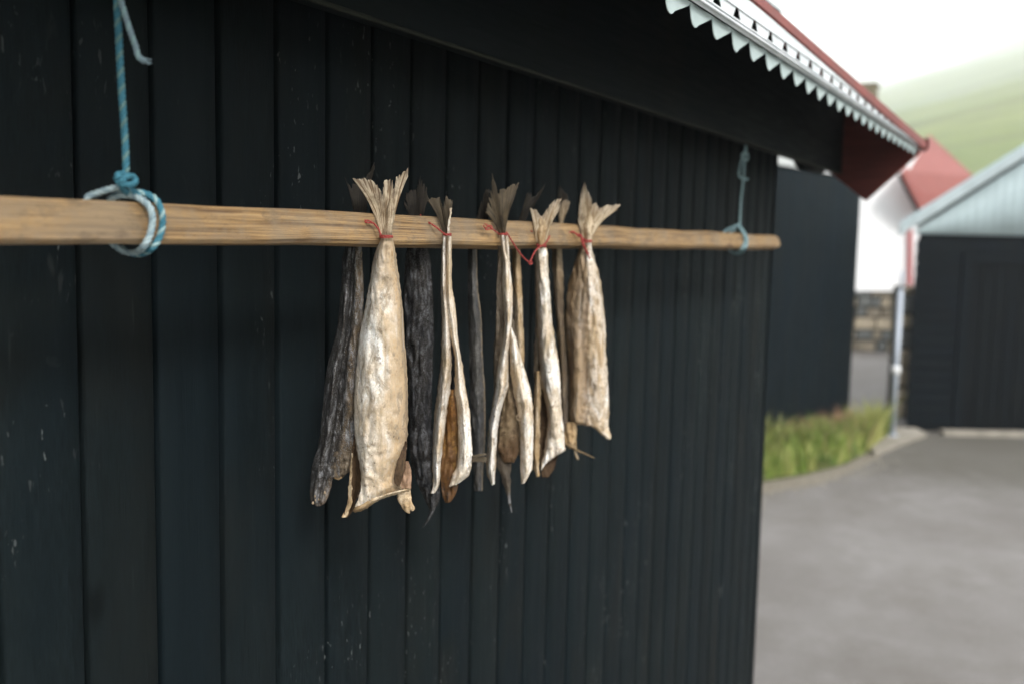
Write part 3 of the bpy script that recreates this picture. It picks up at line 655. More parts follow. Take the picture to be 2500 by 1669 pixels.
patch('jaw', [(1190,[(972,-12),(986,-8),(1003,-4)]),(1212,[(968,-12),(986,-6),(1004,-4)]),(1232,[(978,-10),(992,-4),(1010,-6)]),[(988,1247,-8),(998,1240,-4),(1013,1240,-7)],[(1000,1253,-8),(1003,1244,-4),(1009,1247,-7)]], A, F_CREAM2, r1, 14, 26, 2.4, 1.8, seed=9)

# -- second fish: slender, split, amber lining
A = Py(1091, 574, YFR)
r2 = thing('dried_fish', 'slender split dried fish with amber lining showing, next right of the broad cream one', 'dried fish', FG)
fan('tail', ((1083,572),(1095,571)), [(1044,490),(1052,484),(1062,484),(1073,483),(1078,500),(1082,516),(1083,498),(1085,487),(1091,481),(1098,486),(1105,491),(1104,502)], A, FIN_DARK, r2, nu=64, d0=2, d1=8, seed=12, rag=2.4, curl=6)
patch('tail_edge', [(508,[(1100,10),(1104,9)]),(530,[(1096,10),(1101,9)]),(552,[(1093,8),(1098,7)]),(572,[(1091,5),(1099,5)])], A, F_CREAM, r2, 5, 20, .6, 1.2, seed=13)
patch('left_flap', [(573,[(1081,-6),(1085,2),(1090,-2)]),(600,[(1079,-8),(1083,3),(1088,-4)]),(689,[(1076,-10),(1082,5),(1089,-6)]),(778,[(1078,-10),(1088,6),(1097,-8)]),(868,[(1077,-12),(1090,8),(1102,-10)]),(912,[(1073,-14),(1088,10),(1102,-12)]),(957,[(1067,-14),(1083,12),(1099,-12)]),(1002,[(1061,-16),(1077,12),(1092,-12)]),(1046,[(1058,-14),(1073,12),(1087,-10)]),(1091,[(1056,-12),(1069,10),(1081,-10)]),(1136,[(1055,-10),(1067,8),(1076,-8)]),(1180,[(1057,-6),(1066,4),(1073,-6)]),(1203,[(1051,-4),(1056,0),(1062,-4)])], A, F_CREAM, r2, 18, 90, 1.7, 2.0, seed=14)
patch('right_flap', [(573,[(1090,-6),(1095,6),(1102,-2)]),(600,[(1090,-6),(1097,7),(1103,-4)]),(689,[(1088,-6),(1096,8),(1103,-6)]),(734,[(1087,-4),(1098,9),(1110,-8)]),(778,[(1091,-2),(1103,10),(1115,-8)]),(823,[(1100,-4),(1109,10),(1118,-10)]),(868,[(1109,-8),(1117,12),(1125,-10)]),(912,[(1110,-8),(1121,14),(1132,-12)]),(957,[(1110,-8),(1125,14),(1139,-12)]),(1002,[(1116,-8),(1132,14),(1147,-14)]),(1046,[(1118,-8),(1135,14),(1150,-14)]),(1091,[(1118,-8),(1137,14),(1153,-12)]),(1117,[(1117,-8),(1136,12),(1154,-10)]),(1140,[(1113,-6),(1132,8),(1151,-8)]),(1162,[(1103,-6),(1122,8),(1142,-8)]),[(1096,1186,-4),(1108,1184,4),(1122,1178,-4)]], A, F_CREAM, r2, 20, 90, 1.9, 2.0, seed=15)
patch('back_skin', [(600,[(1080,-14),(1098,-14)]),(700,[(1077,-16),(1104,-16)]),(820,[(1078,-22),(1118,-22)]),(900,[(1074,-28),(1132,-28)]),(1000,[(1064,-30),(1146,-30)]),(1100,[(1060,-28),(1150,-28)]),(1160,[(1066,-24),(1136,-24)])], A, F_DARKSKIN, r2, 14, 60, 1.5, 1.5, seed=16)
patch('belly_lining', [(950,[(1094,-26),(1105,-16),(1114,-24)]),(985,[(1088,-26),(1104,-10),(1120,-24)]),(1040,[(1083,-26),(1101,-10),(1121,-24)]),(1100,[(1078,-24),(1100,-12),(1121,-22)]),(1150,[(1076,-22),(1098,-14),(1120,-20)]),(1195,[(1078,-20),(1096,-14),(1116,-18)]),(1226,[(1086,-18),(1092,-16),(1100,-18)])], A, F_AMBER, r2, 18, 60, 2.6, 1.5, seed=17)
fan('side_fin', ((1152,1112),(1152,1127)), [(1186,1106),(1189,1110),(1188,1118),(1187,1127)], A, FIN_DARK, r2, nu=16, nv=8, d0=-4, d1=-2, seed=18, rag=1.5, curl=1)

# -- third fish: dark tall tail, two spread flaps
A = Py(1226, 572, YFR)
r3 = thing('dried_fish', 'dried fish with tall dark spiked tail and two spread flaps', 'dried fish', FG)
fan('tail', ((1219,572),(1234,568)), [(1186,520),(1192,490),(1199,462),(1201,438),(1202,422),(1204,438),(1209,446),(1213,462),(1216,474),(1221,464),(1228,462),(1236,461),(1241,458),(1247,452),(1253,449),(1260,447),(1267,446),(1262,462),(1254,488)], A, FIN_DARK, r3, nu=84, d0=3, d1=10, seed=22, rag=2.6, curl=10)
patch('left_flap', [(572,[(1221,-4),(1226,4),(1231,-2)]),(600,[(1223,-6),(1229,5),(1236,-4)]),(645,[(1226,-8),(1235,7),(1244,-6)]),(689,[(1225,-8),(1238,8),(1250,-8)]),(734,[(1227,-8),(1240,9),(1252,-8)]),(778,[(1231,-8),(1241,9),(1250,-8)]),(823,[(1228,-8),(1238,9),(1246,-8)]),(868,[(1219,-8),(1231,10),(1241,-8)]),(912,[(1212,-8),(1228,10),(1242,-8)]),(938,[(1210,-8),(1226,14),(1242,-10)]),(957,[(1207,-12),(1222,14),(1238,-12)]),(1002,[(1199,-12),(1211,12),(1224,-12)]),(1046,[(1192,-12),(1204,12),(1216,-12)]),(1091,[(1189,-12),(1201,12),(1213,-12)]),(1136,[(1186,-10),(1199,10),(1211,-10)]),(1158,[(1190,-8),(1200,8),(1209,-8)]),(1182,[(1200,-4),(1204,0),(1208,-4)])], A, F_CREAM, r3, 18, 90, 1.7, 2.0, seed=24)
patch('second_stripe', [(570,[(1232,0),(1236,6),(1240,0)]),(600,[(1233,-2),(1238,6),(1243,-2)]),(630,[(1236,-6),(1240,3),(1244,-6)]),(660,[(1240,-10),(1243,-6),(1247,-10)])], A, F_CREAM, r3, 8, 26, .8, 1.6, seed=25)
patch('right_flap', [(800,[(1246,-2),(1248,2),(1250,-2)]),(830,[(1244,-4),(1252,8),(1261,-6)]),(868,[(1245,-4),(1258,12),(1272,-8)]),(912,[(1247,-4),(1266,14),(1285,-10)]),(957,[(1254,-6),(1276,15),(1297,-12)]),(980,[(1258,-6),(1280,16),(1300,-12)]),(1002,[(1263,-8),(1284,14),(1302,-12)]),(1046,[(1269,-8),(1287,14),(1303,-12)]),(1091,[(1270,-8),(1287,13),(1302,-12)]),(1136,[(1270,-8),(1286,11),(1300,-10)]),(1158,[(1271,-6),(1283,8),(1293,-8)]),(1180,[(1273,-4),(1276,0),(1280,-4)])], A, F_CREAM, r3, 20, 80, 1.9, 2.0, seed=26)
patch('side_skin', [(600,[(1217,-14),(1227,-6)]),(700,[(1212,-16),(1229,-8)]),(780,[(1211,-18),(1234,-9)]),(860,[(1207,-18),(1224,-10)]),(905,[(1207,-18),(1216,-10)]),(945,[(1206,-18),(1212,-12)])], A, F_BROWNSKIN, r3, 10, 50, 1.5, 1.5, seed=27)
patch('back_skin', [(600,[(1216,-22),(1244,-22)]),(760,[(1212,-28),(1252,-28)]),(860,[(1205,-30),(1270,-30)]),(960,[(1205,-32),(1294,-32)]),(1040,[(1200,-32),(1296,-32)]),(1110,[(1206,-30),(1290,-30)])], A, F_BROWNSKIN, r3, 14, 50, 1.5, 1.5, seed=28)
patch('belly_lining', [(940,[(1240,-24),(1246,-16),(1254,-22)]),(975,[(1231,-26),(1246,-12),(1261,-24)]),(1010,[(1224,-26),(1246,-10),(1269,-24)]),(1050,[(1219,-26),(1245,-10),(1271,-24)]),(1090,[(1216,-24),(1243,-10),(1270,-22)]),(1112,[(1222,-22),(1242,-10),(1264,-20)]),(1128,[(1232,-18),(1242,-12),(1253,-18)])], A, F_LINING, r3, 18, 50, 2.2, 1.5, seed=29)
patch('tail_skin', [(1105,[(1213,-28),(1232,-22),(1252,-28)]),(1135,[(1214,-26),(1231,-20),(1249,-26)]),(1160,[(1222,-24),(1235,-18),(1247,-24)]),(1185,[(1230,-22),(1238,-18),(1247,-22)]),(1210,[(1237,-20),(1242,-17),(1247,-20)]),(1232,[(1243,-18),(1245,-17),(1248,-18)]),(1250,[(1248,-17),(1249,-17),(1250,-17)])], A, F_TIP, r3, 12, 50, 1.8, 1.4, seed=30)
mb = MB(); mb.tube([Pn(1268,1008,A,0), Pn(1261,1015,A,2), Pn(1262,1022,A,3), Pn(1272,1029,A,2)], .0010, 6); mb.build('bone', F_CREAM, r3, True)

# -- fourth fish: cream, forked tail
A = Py(1321, 600, YFR)
r4 = thing('dried_fish', 'cream dried fish with short forked tail and slanting cut belly, second from the right', 'dried fish', FG)
fan('tail', ((1309,594),(1333,590)), [(1294,510),(1300,512),(1308,512),(1316,522),(1323,530),(1330,518),(1336,511),(1344,500),(1350,494),(1356,488),(1363,490),(1371,485),(1364,516)], A, FIN_CREAM, r4, nu=64, d0=6, d1=8, seed=32, rag=2.2, curl=8)
patch('tail_root', [(532,[(1318,10),(1321,14),(1326,14),(1330,10)]), (552,[(1310,4),(1318,13),(1330,14),(1338,4)]),(575,[(1307,0),(1316,13),(1328,12),(1338,2)]),(598,[(1312,-2),(1318,9),(1326,9),(1332,0)]),(606,[(1314,-4),(1319,6),(1325,6),(1331,-2)])], A, F_CREAM2, r4, 14, 24, 2.4, 1.5, seed=33)
patch('body', [(604,[(1309,-4),(1316,6),(1325,8),(1334,-2)]),(622,[(1307,-8),(1316,8),(1328,12),(1338,-4)]),(659,[(1308,-10),(1318,9),(1329,13),(1339,-6)]),(699,[(1309,-10),(1319,10),(1331,14),(1342,-6)]),(738,[(1310,-10),(1321,11),(1334,14),(1345,-8)]),(778,[(1311,-10),(1323,12),(1337,14),(1348,-8)]),(817,[(1312,-10),(1325,14),(1340,14),(1353,-10)]),(857,[(1314,-10),(1329,15),(1346,14),(1360,-12)]),(896,[(1317,-10),(1333,16),(1351,14),(1366,-14)]),(936,[(1321,-10),(1338,16),(1355,14),(1369,-14)]),(975,[(1330,-8),(1343,16),(1358,12),(1370,-14)]),(1015,[(1337,-6),(1348,14),(1362,12),(1373,-12)]),(1054,[(1335,-6),(1349,12),(1365,10),(1378,-10)]),(1085,[(1331,-4),(1346,8),(1364,8),(1379,-6)]),[(1326,1112,-2),(1340,1108,10),(1360,1102,10),(1381,1094,-2)],[(1321,1134,-2),(1330,1128,6),(1352,1114,8),(1381,1098,-4)],[(1319,1148,-4),(1324,1142,2),(1340,1124,2),(1379,1100,-6)]], A, F_CREAM, r4, 24, 96, 2.2, 2.0, seed=34)
patch('left_flap', [(905,[(1308,-14),(1313,-8),(1320,-14)]),(955,[(1304,-16),(1312,-6),(1321,-16)]),(1015,[(1303,-16),(1311,-5),(1319,-16)]),(1070,[(1302,-14),(1310,-5),(1318,-14)]),(1105,[(1300,-12),(1309,-5),(1317,-12)]),(1135,[(1303,-10),(1310,-5),(1316,-10)]),(1163,[(1309,-8),(1313,-6),(1317,-8)])], A, F_CREAM2, r4, 14, 60, 1.5, 1.8, seed=35)
patch('belly_lining', [(860,[(1306,-18),(1330,-18)]),(930,[(1305,-24),(1340,-24)]),(1040,[(1308,-24),(1350,-24)]),(1100,[(1314,-20),(1362,-20)]),(1140,[(1320,-18),(1354,-18)]),(1164,[(1324,-16),(1340,-16)])], A, F_SHADE, r4, 12, 50, 2, 1.4, seed=36)
patch('side_skin', [(620,[(1305,-14),(1312,-8)]),(760,[(1307,-16),(1314,-8)]),(860,[(1304,-18),(1318,-12)]),(920,[(1303,-20),(1310,-16)])], A, F_BROWNSKIN, r4, 6, 40, 1.2, 1.4, seed=37)

# -- fifth fish: wide, torn fork tail
A = Py(1432, 588, YFR)
r5 = thing('dried_fish', 'wide cream and brown dried fish with spread fork tail, farthest right on the pole', 'dried fish', FG)
fan('tail', ((1423,582),(1444,580)), [(1411,540),(1413,510),(1417,480),(1421,462),(1427,444),(1432,458),(1438,472),(1444,489),(1447,502),(1451,495),(1457,501),(1464,506),(1470,508),(1476,502),(1484,500),(1496,502),(1506,500),(1515,501),(1505,514)], A, FIN_CREAM, r5, nu=84, d0=6, d1=12, seed=42, rag=2.0, curl=10)
patch('tail_root', [(505,[(1440,12),(1443,15),(1448,15),(1452,12)]), (530,[(1428,6),(1436,14),(1450,15),(1462,6)]),(552,[(1423,2),(1433,12),(1446,13),(1460,4)]),(578,[(1426,0),(1433,8),(1441,9),(1448,2)]),(592,[(1428,-2),(1433,5),(1438,6),(1443,0)])], A, F_CREAM2, r5, 14, 24, 3.2, 1.5, seed=43)
patch('body', [(590,[(1424,-6),(1428,4),(1433,9),(1438,8),(1443,-2)]),(620,[(1410,-18),(1418,2),(1430,14),(1441,10),(1448,-6)]),(659,[(1398,-26),(1414,2),(1432,16),(1449,12),(1460,-10)]),(699,[(1386,-30),(1410,2),(1434,17),(1456,12),(1468,-12)]),(738,[(1382,-32),(1408,2),(1436,16),(1461,12),(1473,-14)]),(778,[(1380,-32),(1406,2),(1436,15),(1464,13),(1477,-14)]),(817,[(1382,-30),(1406,4),(1438,14),(1466,14),(1480,-14)]),(857,[(1386,-26),(1408,7),(1436,10),(1466,14),(1479,-12)]),(896,[(1390,-22),(1410,9),(1434,6),(1466,14),(1483,-12)]),(936,[(1392,-18),(1410,10),(1433,4),(1466,15),(1485,-12)]),(975,[(1392,-16),(1408,10),(1432,4),(1466,15),(1487,-12)]),(1005,[(1391,-12),(1406,8),(1432,6),(1466,14),(1487,-10)]),[(1396,1028,-6),(1408,1026,8),(1434,1026,8),(1466,1030,12),(1486,1034,-6)],[(1402,1032,-4),(1414,1032,6),(1440,1036,8),(1468,1046,10),(1488,1052,-2)],[(1404,1035,-6),(1418,1036,2),(1448,1042,4),(1474,1064,4),(1493,1068,-2)]], A, fish_skin('wide_fish_skin', (.92, .89, .85), (.56, .41, .25), (.08, .055, .04), .5, .61, u_tan=([(.0, 1), (.14, .95), (.30, .75), (.47, .6), (.53, 0)], (.27, .17, .09), [(.30, 0), (.43, .5), (.50, .9), (.54, 0)], (.16, .10, .055))), r5, 34, 100, 2.8, 2.0, seed=44)
patch('lower_tip', [[(1452,1040,8),(1470,1048,8),(1487,1042,2)],[(1462,1050,6),(1476,1058,8),(1489,1056,2)],[(1474,1064,4),(1484,1068,6),(1492,1066,2)],[(1482,1071,2),(1487,1072,3),(1492,1070,1)]], A, F_CREAM, r5, 10, 16, .8, 2.5, seed=45)
patch('side_skin', [(600,[(1420,-22),(1428,-14)]),(660,[(1398,-34),(1416,-22)]),(720,[(1384,-38),(1400,-30)]),(800,[(1376,-40),(1392,-32)]),(900,[(1374,-38),(1396,-28)]),(1000,[(1376,-32),(1396,-22)]),(1050,[(1382,-26),(1394,-18)])], A, F_BROWNSKIN, r5, 10, 50, 2, 1.6, seed=46)
patch('jaw', [(1030,[(1382,-12),(1396,-6),(1410,-10)]),(1055,[(1378,-12),(1394,-4),(1408,-10)]),(1078,[(1380,-10),(1394,-4),(1407,-9)]),(1094,[(1388,-9),(1398,-6),(1408,-9)])], A, F_CREAM2, r5, 12, 22, 4.0, 1.8, seed=47)
mb = MB(); mb.tube([Pn(1376,1078,A,0), Pn(1392,1088,A,3), Pn(1412,1099,A,4), Pn(1432,1108,A,4), Pn(1452,1117,A,2)], lambda t: .0022*(1-.6*t), 6); mb.tube([Pn(1378,1084,A,0), Pn(1398,1094,A,2), Pn(1418,1104,A,3)], .0013, 5); mb.build('gill_bone', F_CREAM2, r5, True)
mb = MB(); mb.tube([Pn(1403,1098,A,-6), Pn(1406,1108,A,-4), Pn(1409,1116,A,-4), Pn(1411,1121,A,-4)], lambda t: .0022+.0012*math.sin(t*3), 8); mb.build('bone_nub', F_CREAM, r5, True)

# -- fish behind the pole
A = Py(876, 560, YBK)
b1 = thing('dried_fish', 'dark silver-skinned dried fish behind the broad cream one, left end of the row', 'dried fish', BG)
fan('tail', ((868,548),(892,548)), [(842,433),(846,446),(854,452),(866,447),(880,440),(892,434),(902,422),(908,408),(913,396),(914,412),(908,432),(904,450)], A, FIN_BLACK, b1, nu=60, d0=0, d1=4, seed=52, rag=2.5)
patch('body', [(560,[(858,-6),(864,2),(870,0),(877,2),(884,-4)]),(622,[(838,-12),(848,4),(860,0),(872,3),(884,-10)]),(680,[(834,-14),(846,6),(858,-3),(872,3),(887,-12)]),(724,[(830,-16),(843,8),(856,-5),(872,4),(888,-14)]),(780,[(826,-18),(838,10),(850,-8),(868,4),(886,-14)]),(830,[(816,-20),(832,10),(845,-10),(864,4),(882,-14)]),(893,[(799,-22),(818,10),(836,-12),(856,6),(880,-12)]),(977,[(789,-22),(808,10),(828,-12),(852,6),(876,-12)]),(1040,[(783,-20),(802,10),(820,-10),(848,6),(872,-10)]),(1090,[(776,-16),(794,10),(812,-6),(840,6),(866,-8)]),(1125,[(764,-14),(784,10),(804,0),(832,6),(858,-6)]),[(760,1150,-12),(778,1150,10),(800,1152,4),(826,1156,4),(852,1152,-6)],[(758,1172,-10),(774,1172,10),(792,1172,4),(806,1168,2),(818,1160,-6)],[(756,1198,-8),(770,1198,8),(784,1198,6),(796,1196,2),(808,1190,-6)],[(758,1220,-6),(768,1222,6),(780,1224,4),(790,1220,0),(801,1212,-6)],[(762,1230,-4),(770,1233,2),(779,1235,2),(787,1232,0),(796,1224,-6)]], A, F_BACK1, b1, 40, 110, 3.0, 2.0, seed=53, edge=1.0)
patch('jaw', [(1100,[(818,-2),(836,10),(856,-2)]),(1125,[(806,-2),(832,12),(858,-2)]),(1148,[(804,-2),(830,10),(850,-2)]),(1166,[(816,-4),(828,4),(836,-4)])], A, F_BROWNSKIN, b1, 18, 30, 5, 1.8, seed=54)
mb = MB(); mb.tube([Pn(816,1164,A,0), Pn(826,1168,A,3), Pn(834,1163,A,2)], .0022, 6); mb.build('jaw_bone', F_CREAM2, b1, True)
mb = MB()
for px_, py_, rr__ in ((764,1228,3.6),(771,1221,2.2),(793,1203,3.2),(769,1212,1.6),(778,1219,1.5)):
    p = Pn(px_, py_, A, 9); mb.tube([p + Vector((0,0,-.001)), p, p + Vector((0,0,.0035))], lambda t, r0=rr__: r0*.00062*(.5+math.sin(t*3.14)*.5), 8)
mb.build('scale_crust', F_CREAM, b1, True)
A = Py(1020, 560, YBK)
b2 = thing('dried_fish', 'black dried fish with hooked pointed tip, behind the gap after the broad cream one', 'dried fish', BG)
fan('tail', ((1008,552),(1030,552)), [(986,500),(992,474),(1000,468),(1009,459),(1016,466),(1022,446),(1026,431),(1032,446),(1040,452),(1043,470),(1046,486)], A, FIN_BLACK, b2, nu=60, d0=0, d1=4, seed=62, rag=2.5)
patch('body', [(560,[(1004,-6),(1018,2),(1030,-6)]),(630,[(990,-10),(1010,6),(1030,-4),(1050,-10)]) if False else (630,[(990,-10),(1020,8),(1050,-10)]),(724,[(985,-12),(1022,9),(1057,-12)]),(808,[(988,-12),(1026,10),(1059,-12)]),(893,[(994,-12),(1028,8),(1057,-12)]),(977,[(998,-12),(1026,4),(1054,-12)]),(1040,[(999,-12),(1030,8),(1056,-12)]),(1103,[(1001,-12),(1034,10),(1064,-12)]),(1145,[(1008,-10),(1040,10),(1072,-10)]),(1187,[(1022,-8),(1048,8),(1076,-8)]),(1218,[(1036,-6),(1054,8),(1073,-6)]),(1245,[(1049,-4),(1055,4),(1061,-4)]),(1265,[(1043,-2),(1046,2),(1050,-2)]),(1285,[(1031,0),(1033,1),(1035,0)])], A, F_DARKSKIN, b2, 30, 110, 3.4, 2.0, seed=63, edge=1.0)
A = Py(1160, 560, YBK)
b3 = thing('dried_fish', 'narrow grey dried fish hung behind, right of the slender split fish', 'dried fish', BG)
fan('tail', ((1168,560),(1190,562)), [(1163,532),(1172,505),(1178,486),(1186,462),(1194,460),(1199,478)], A, FIN_BLACK, b3, nu=36, d0=0, d1=4, seed=72, rag=2.5)
patch('body', [(560,[(1150,-4),(1158,4),(1168,-4)]),(622,[(1143,-8),(1153,6),(1165,-6)]),(700,[(1142,-8),(1154,7),(1167,-6)]),(778,[(1143,-8),(1158,8),(1176,-8)]),(868,[(1146,-8),(1163,9),(1179,-8)]),(957,[(1147,-8),(1166,9),(1185,-8)]),(1046,[(1150,-8),(1168,8),(1186,-8)]),(1100,[(1152,-8),(1168,7),(1184,-8)]),(1150,[(1154,-8),(1166,6),(1180,-8)]),(1198,[(1158,-4),(1167,4),(1178,-4)])], A, fish_skin('grey_skin_tan_rim', (.060, .062, .066), (.085, .078, .068), (.015, .015, .015), .5, .62, crust=(.22, .215, .21), u_tan=([(.80, 0), (.9, .9)], (.30, .22, .13))), b3, 22, 80, 2.4, 1.8, seed=73, edge=1)
A = Py(1270, 562, YBK)
b4 = thing('dried_fish', 'thin tan dried fish with black forked tail, mostly hidden behind the dark tailed one', 'dried fish', BG)
fan('tail', ((1260,562),(1277,562)), [(1280,512),(1283,490),(1286,474),(1295,469),(1298,484),(1308,476),(1320,464),(1332,449),(1322,472),(1306,500)], A, FIN_BLACK, b4, nu=48, d0=0, d1=4, seed=82, rag=2)
patch('body', [(565,[(1252,-6),(1262,4),(1272,-6)]),(630,[(1250,-8),(1261,6),(1271,-8)]),(700,[(1252,-8),(1263,6),(1274,-8)]),(778,[(1255,-8),(1266,6),(1277,-8)]),(850,[(1258,-8),(1269,6),(1280,-8)]),(912,[(1262,-8),(1271,5),(1280,-8)]),(1000,[(1264,-6),(1272,4),(1280,-6)])], A, F_CREAM2, b4, 14, 60, 1.8, 1.8, seed=83)
A = Py(1366, 562, YBK)
b5 = thing('dried_fish', 'thin pale-tailed dried fish glimpsed behind the gap left of the far right fish', 'dried fish', BG)
fan('tail', ((1366,566),(1371,566)), [(1364,522),(1365,506),(1370,495),(1377,488),(1384,489),(1392,491),(1389,508)], A, FIN_CREAM, b5, nu=36, d0=2, d1=6, seed=92, rag=1.6, curl=3)
fan('dark_lobe', ((1366,560),(1372,560)), [(1360,490),(1363,462),(1366,450),(1374,468),(1384,474),(1388,486)], A, FIN_BLACK, b5, nu=30, d0=-3, d1=-2, seed=93, rag=2)
patch('body', [(562,[(1352,-4),(1362,4),(1371,-4)]),(631,[(1348,-8),(1361,6),(1373,-8)]),(680,[(1350,-8),(1364,6),(1376,-8)]),(738,[(1353,-8),(1365,6),(1376,-8)]),(800,[(1358,-8),(1368,6),(1378,-8)]),(900,[(1364,-8),(1374,5),(1384,-8)]),(1000,[(1368,-8),(1377,5),(1386,-8)]),(1060,[(1372,-6),(1379,3),(1386,-6)])], A, fish_skin('tan_to_dark_skin', (.46, .37, .26), (.27, .19, .11), DK, .5, .62, v_dark=([(.22, 0), (.42, .95)], (.07, .055, .045))), b5, 14, 60, 2, 1.8, seed=94)

# -- red twine
yt = .925
twine('dark red twine bunched on the pole top beside the broad cream fish', [('strand', [Py(864,537,.95), Py(876,534,.93), Py(890,538,.915), Py(905,541,.908), Py(922,556,.90), Py(930,574,.894)]), ('strand', [Py(868,541,.93), Py(884,538,.92), Py(896,544,.91), Py(912,546,.906), Py(924,560,.9)]), ('wrap', ring(943,578,15,YFR-.006,2,turns=2.2))])
twine('red twine tying the slender split fish to the black one behind', [('strand', [Py(1027,524,.95), Py(1028,540,.94), Py(1038,545,.925), Py(1050,546,.912), Py(1064,554,.904), Py(1078,566,.898), Py(1088,573,.895)]), ('strand', [Py(1034,549,.93), Py(1046,543,.916), Py(1058,551,.906), Py(1072,561,.90)]), ('wrap', ring(1092,573,9,YFR-.006,2,turns=2.2))])
twine('red twine with stiff loose end pointing left at the dark spiked tail', [('loose_end', [Py(1149,538,.93), Py(1154,543,.93), Py(1166,541,.925), Py(1180,546,.918), Py(1196,553,.912)]), ('bunch', [Py(1180,551,.91), Py(1186,557,.90), Py(1198,551,.898), Py(1200,559,.896), Py(1186,561,.898), Py(1192,553,.896), Py(1204,561,.895), Py(1216,570,.893)]), ('wrap', ring(1227,572,10,YFR-.006,2,turns=2.2))])
twine('long red twine sagging in a V below the pole between two fish tails', [('strand', [Py(1236,566,.893), Py(1242,576,.889), Py(1254,596,.885), Py(1266,614,.885), Py(1280,631,.885), Py(1294,642,.885)]), ('strand', [Py(1293,646,.885), Py(1296,636,.884), Py(1302,622,.884), Py(1310,610,.885), Py(1320,602,.887), Py(1332,594,.888), Py(1340,582,.889), Py(1342,576,.893)]), ('knot', [Py(1290,640,.886), Py(1296,646,.884), Py(1299,640,.884), Py(1293,638,.883)]), ('wrap', ring(1322,601,11,YFR-.008,3,turns=2.2))], r=.0017)
twine('short dark red twine lying on the pole top behind the black forked tail', [('strand', [Py(1260,560,.95), Py(1272,562,.93), Py(1286,561,.92), Py(1300,566,.91)])], mats=[R_RED, R_RED])
twine('red twine at the far right fish with its cut end hanging over the skin', [('strand', [Py(1369,563,.94), Py(1382,564,.925), Py(1396,567,.912), Py(1410,572,.904), Py(1421,580,.893), Py(1432,589,.888)]), ('strand', [Py(1384,571,.915), Py(1400,566,.91), Py(1412,577,.90), Py(1420,574,.893)]), ('hanging_end', [Py(1414,570,.893), Py(1419,584,.888), Py(1424,600,.884), Py(1432,616,.880), Py(1440,632,.880)]), ('hanging_end', [Py(1417,574,.889), Py(1424,590,.884), Py(1429,606,.880), Py(1438,620,.878)]), ('wrap', ring(1433,589,11,YFR-.006,2,turns=2.2))], r=.0019)

# ------------------------------------------------------------------ black shed beyond the corner
S_ = 2500/2349
nc = Pz(1945*S_, 985*S_, 0); ztop = 2.09*K
dirn = Vector((cam_fwd.x, cam_fwd.y, 0)); pl = EYE + ray(1783*S_, 390*S_)*(6.99*K); pl.z = 0
dn_ = (pl - nc); dn_.z = 0; dn_.normalize(); inw = Vector((-dn_.y, dn_.x, 0))
if inw.dot(FH) < 0: inw = -inw
SH = thing('black_shed', 'low black board shed behind the boathouse corner and the grass verge', 'shed', loc=nc)
def shv(a, b, z): return dn_*a + inw*b + Vector((0, 0, z))
mb = MB(); mb.obox(shv(.02, .03, 0), dn_*3.6, inw*3.0, Vector((0, 0, ztop-.03))); mb.build('wall', TARB, SH)
nbd = 26
for k in range(nbd):
    w_ = 3.62/nbd; mb = MB(); mb.obox(shv(w_*k+.004, 0 + R.uniform(-.002, .002), .05), dn_*(w_-.007), inw*.027, Vector((0, 0, ztop-.05))); mb.build('board', TARB, SH)
mb = MB(); mb.prism([shv(-.02, -.0, ztop+.002), shv(3.66, -.0, ztop+.002), shv(3.66, 2.9, ztop+.05), shv(-.02, 2.9, ztop+.05)], Vector((0, 0, .03))); mb.build('roof', VOID, SH)

# ------------------------------------------------------------------ pale gabled boat shed with black front
O = Pz(2080*S_, 990*S_, 0)
GB = thing('gabled_shed', 'shed with pale blue corrugated gable over black plank front, right edge of the yard', 'shed', loc=O)
Z1 = Vector((0, 0, 1))
def gb(u, v_, z): return (RH*u + FH*v_ + Z1*z)*K
BK = (FH + RH*.62)*K                                     # the shed stands askew, its ridge running off to the right
mb = MB(); mb.prism([gb(.02, .05, 0), gb(4.58, .05, 0), gb(4.58, .05, 1.70), gb(2.3, .05, 3.25), gb(.02, .05, 1.70)], BK*3.4); mb.build('wall', TARG, GB)
ph = .098
for k in range(17):       # black planks left of and above the door
    z = .06 + ph*k
    if z + ph > 1.70: break
    full = z > 1.49
    mb = MB(); mb.obox(gb(0, .02 + R.uniform(0, .004), z), RH*K*(4.6 if full else .385), FH*.025, Z1*K*(ph-.008)); mb.build('plank', TARG, GB)
for k in range(17):
    if .06 + ph*k > 1.49: break
    mb = MB(); mb.obox(gb(2.46, .02 + R.uniform(0, .004), .06 + ph*k), RH*K*2.14, FH*.025, Z1*K*(ph-.008)); mb.build('plank', TARG, GB)
fr = MB(); fr.obox(gb(.388, .005, .05), RH*K*.07, FH*.04, Z1*K*1.47); fr.obox(gb(2.386, .005, .05), RH*K*.07, FH*.04, Z1*K*1.47); fr.obox(gb(.46, .005, 1.44), RH*K*1.924, FH*.04, Z1*K*.08); fr.build('door_frame', TARG, GB)
door = MB(); door.obox(gb(.46, .042, .06), RH*K*1.92, FH*.006, Z1*K*1.375); door = door.build('door', VOID, GB)
DOORM = tarred_wood('tarred_door', (.0014, .0034, .0046), (.0028, .0052, .0068), fleck=.998)
for k in range(18):
    w_ = 1.92/18; mb = MB(); mb.obox(gb(.46+w_*k+.005, .026+R.uniform(0, .003), .065), RH*K*(w_-.01), FH*.014, Z1*K*1.36); mb.build('plank', DOORM, door)
mb = MB(); mb.tube([gb(1.0, .0, .70), gb(1.0, -.02, .74), gb(1.0, -.02, .84), gb(1.0, .0, .88)], .010, 8); mb.build('handle', plain('dull_steel', (.32, .34, .36), .4, metal=.8), door)
CORR = plain('pale_blue_sheet', (.40, .49, .51), .5, .10, 3, .1, .4)
vv, ff = [], []; nn_ = 260
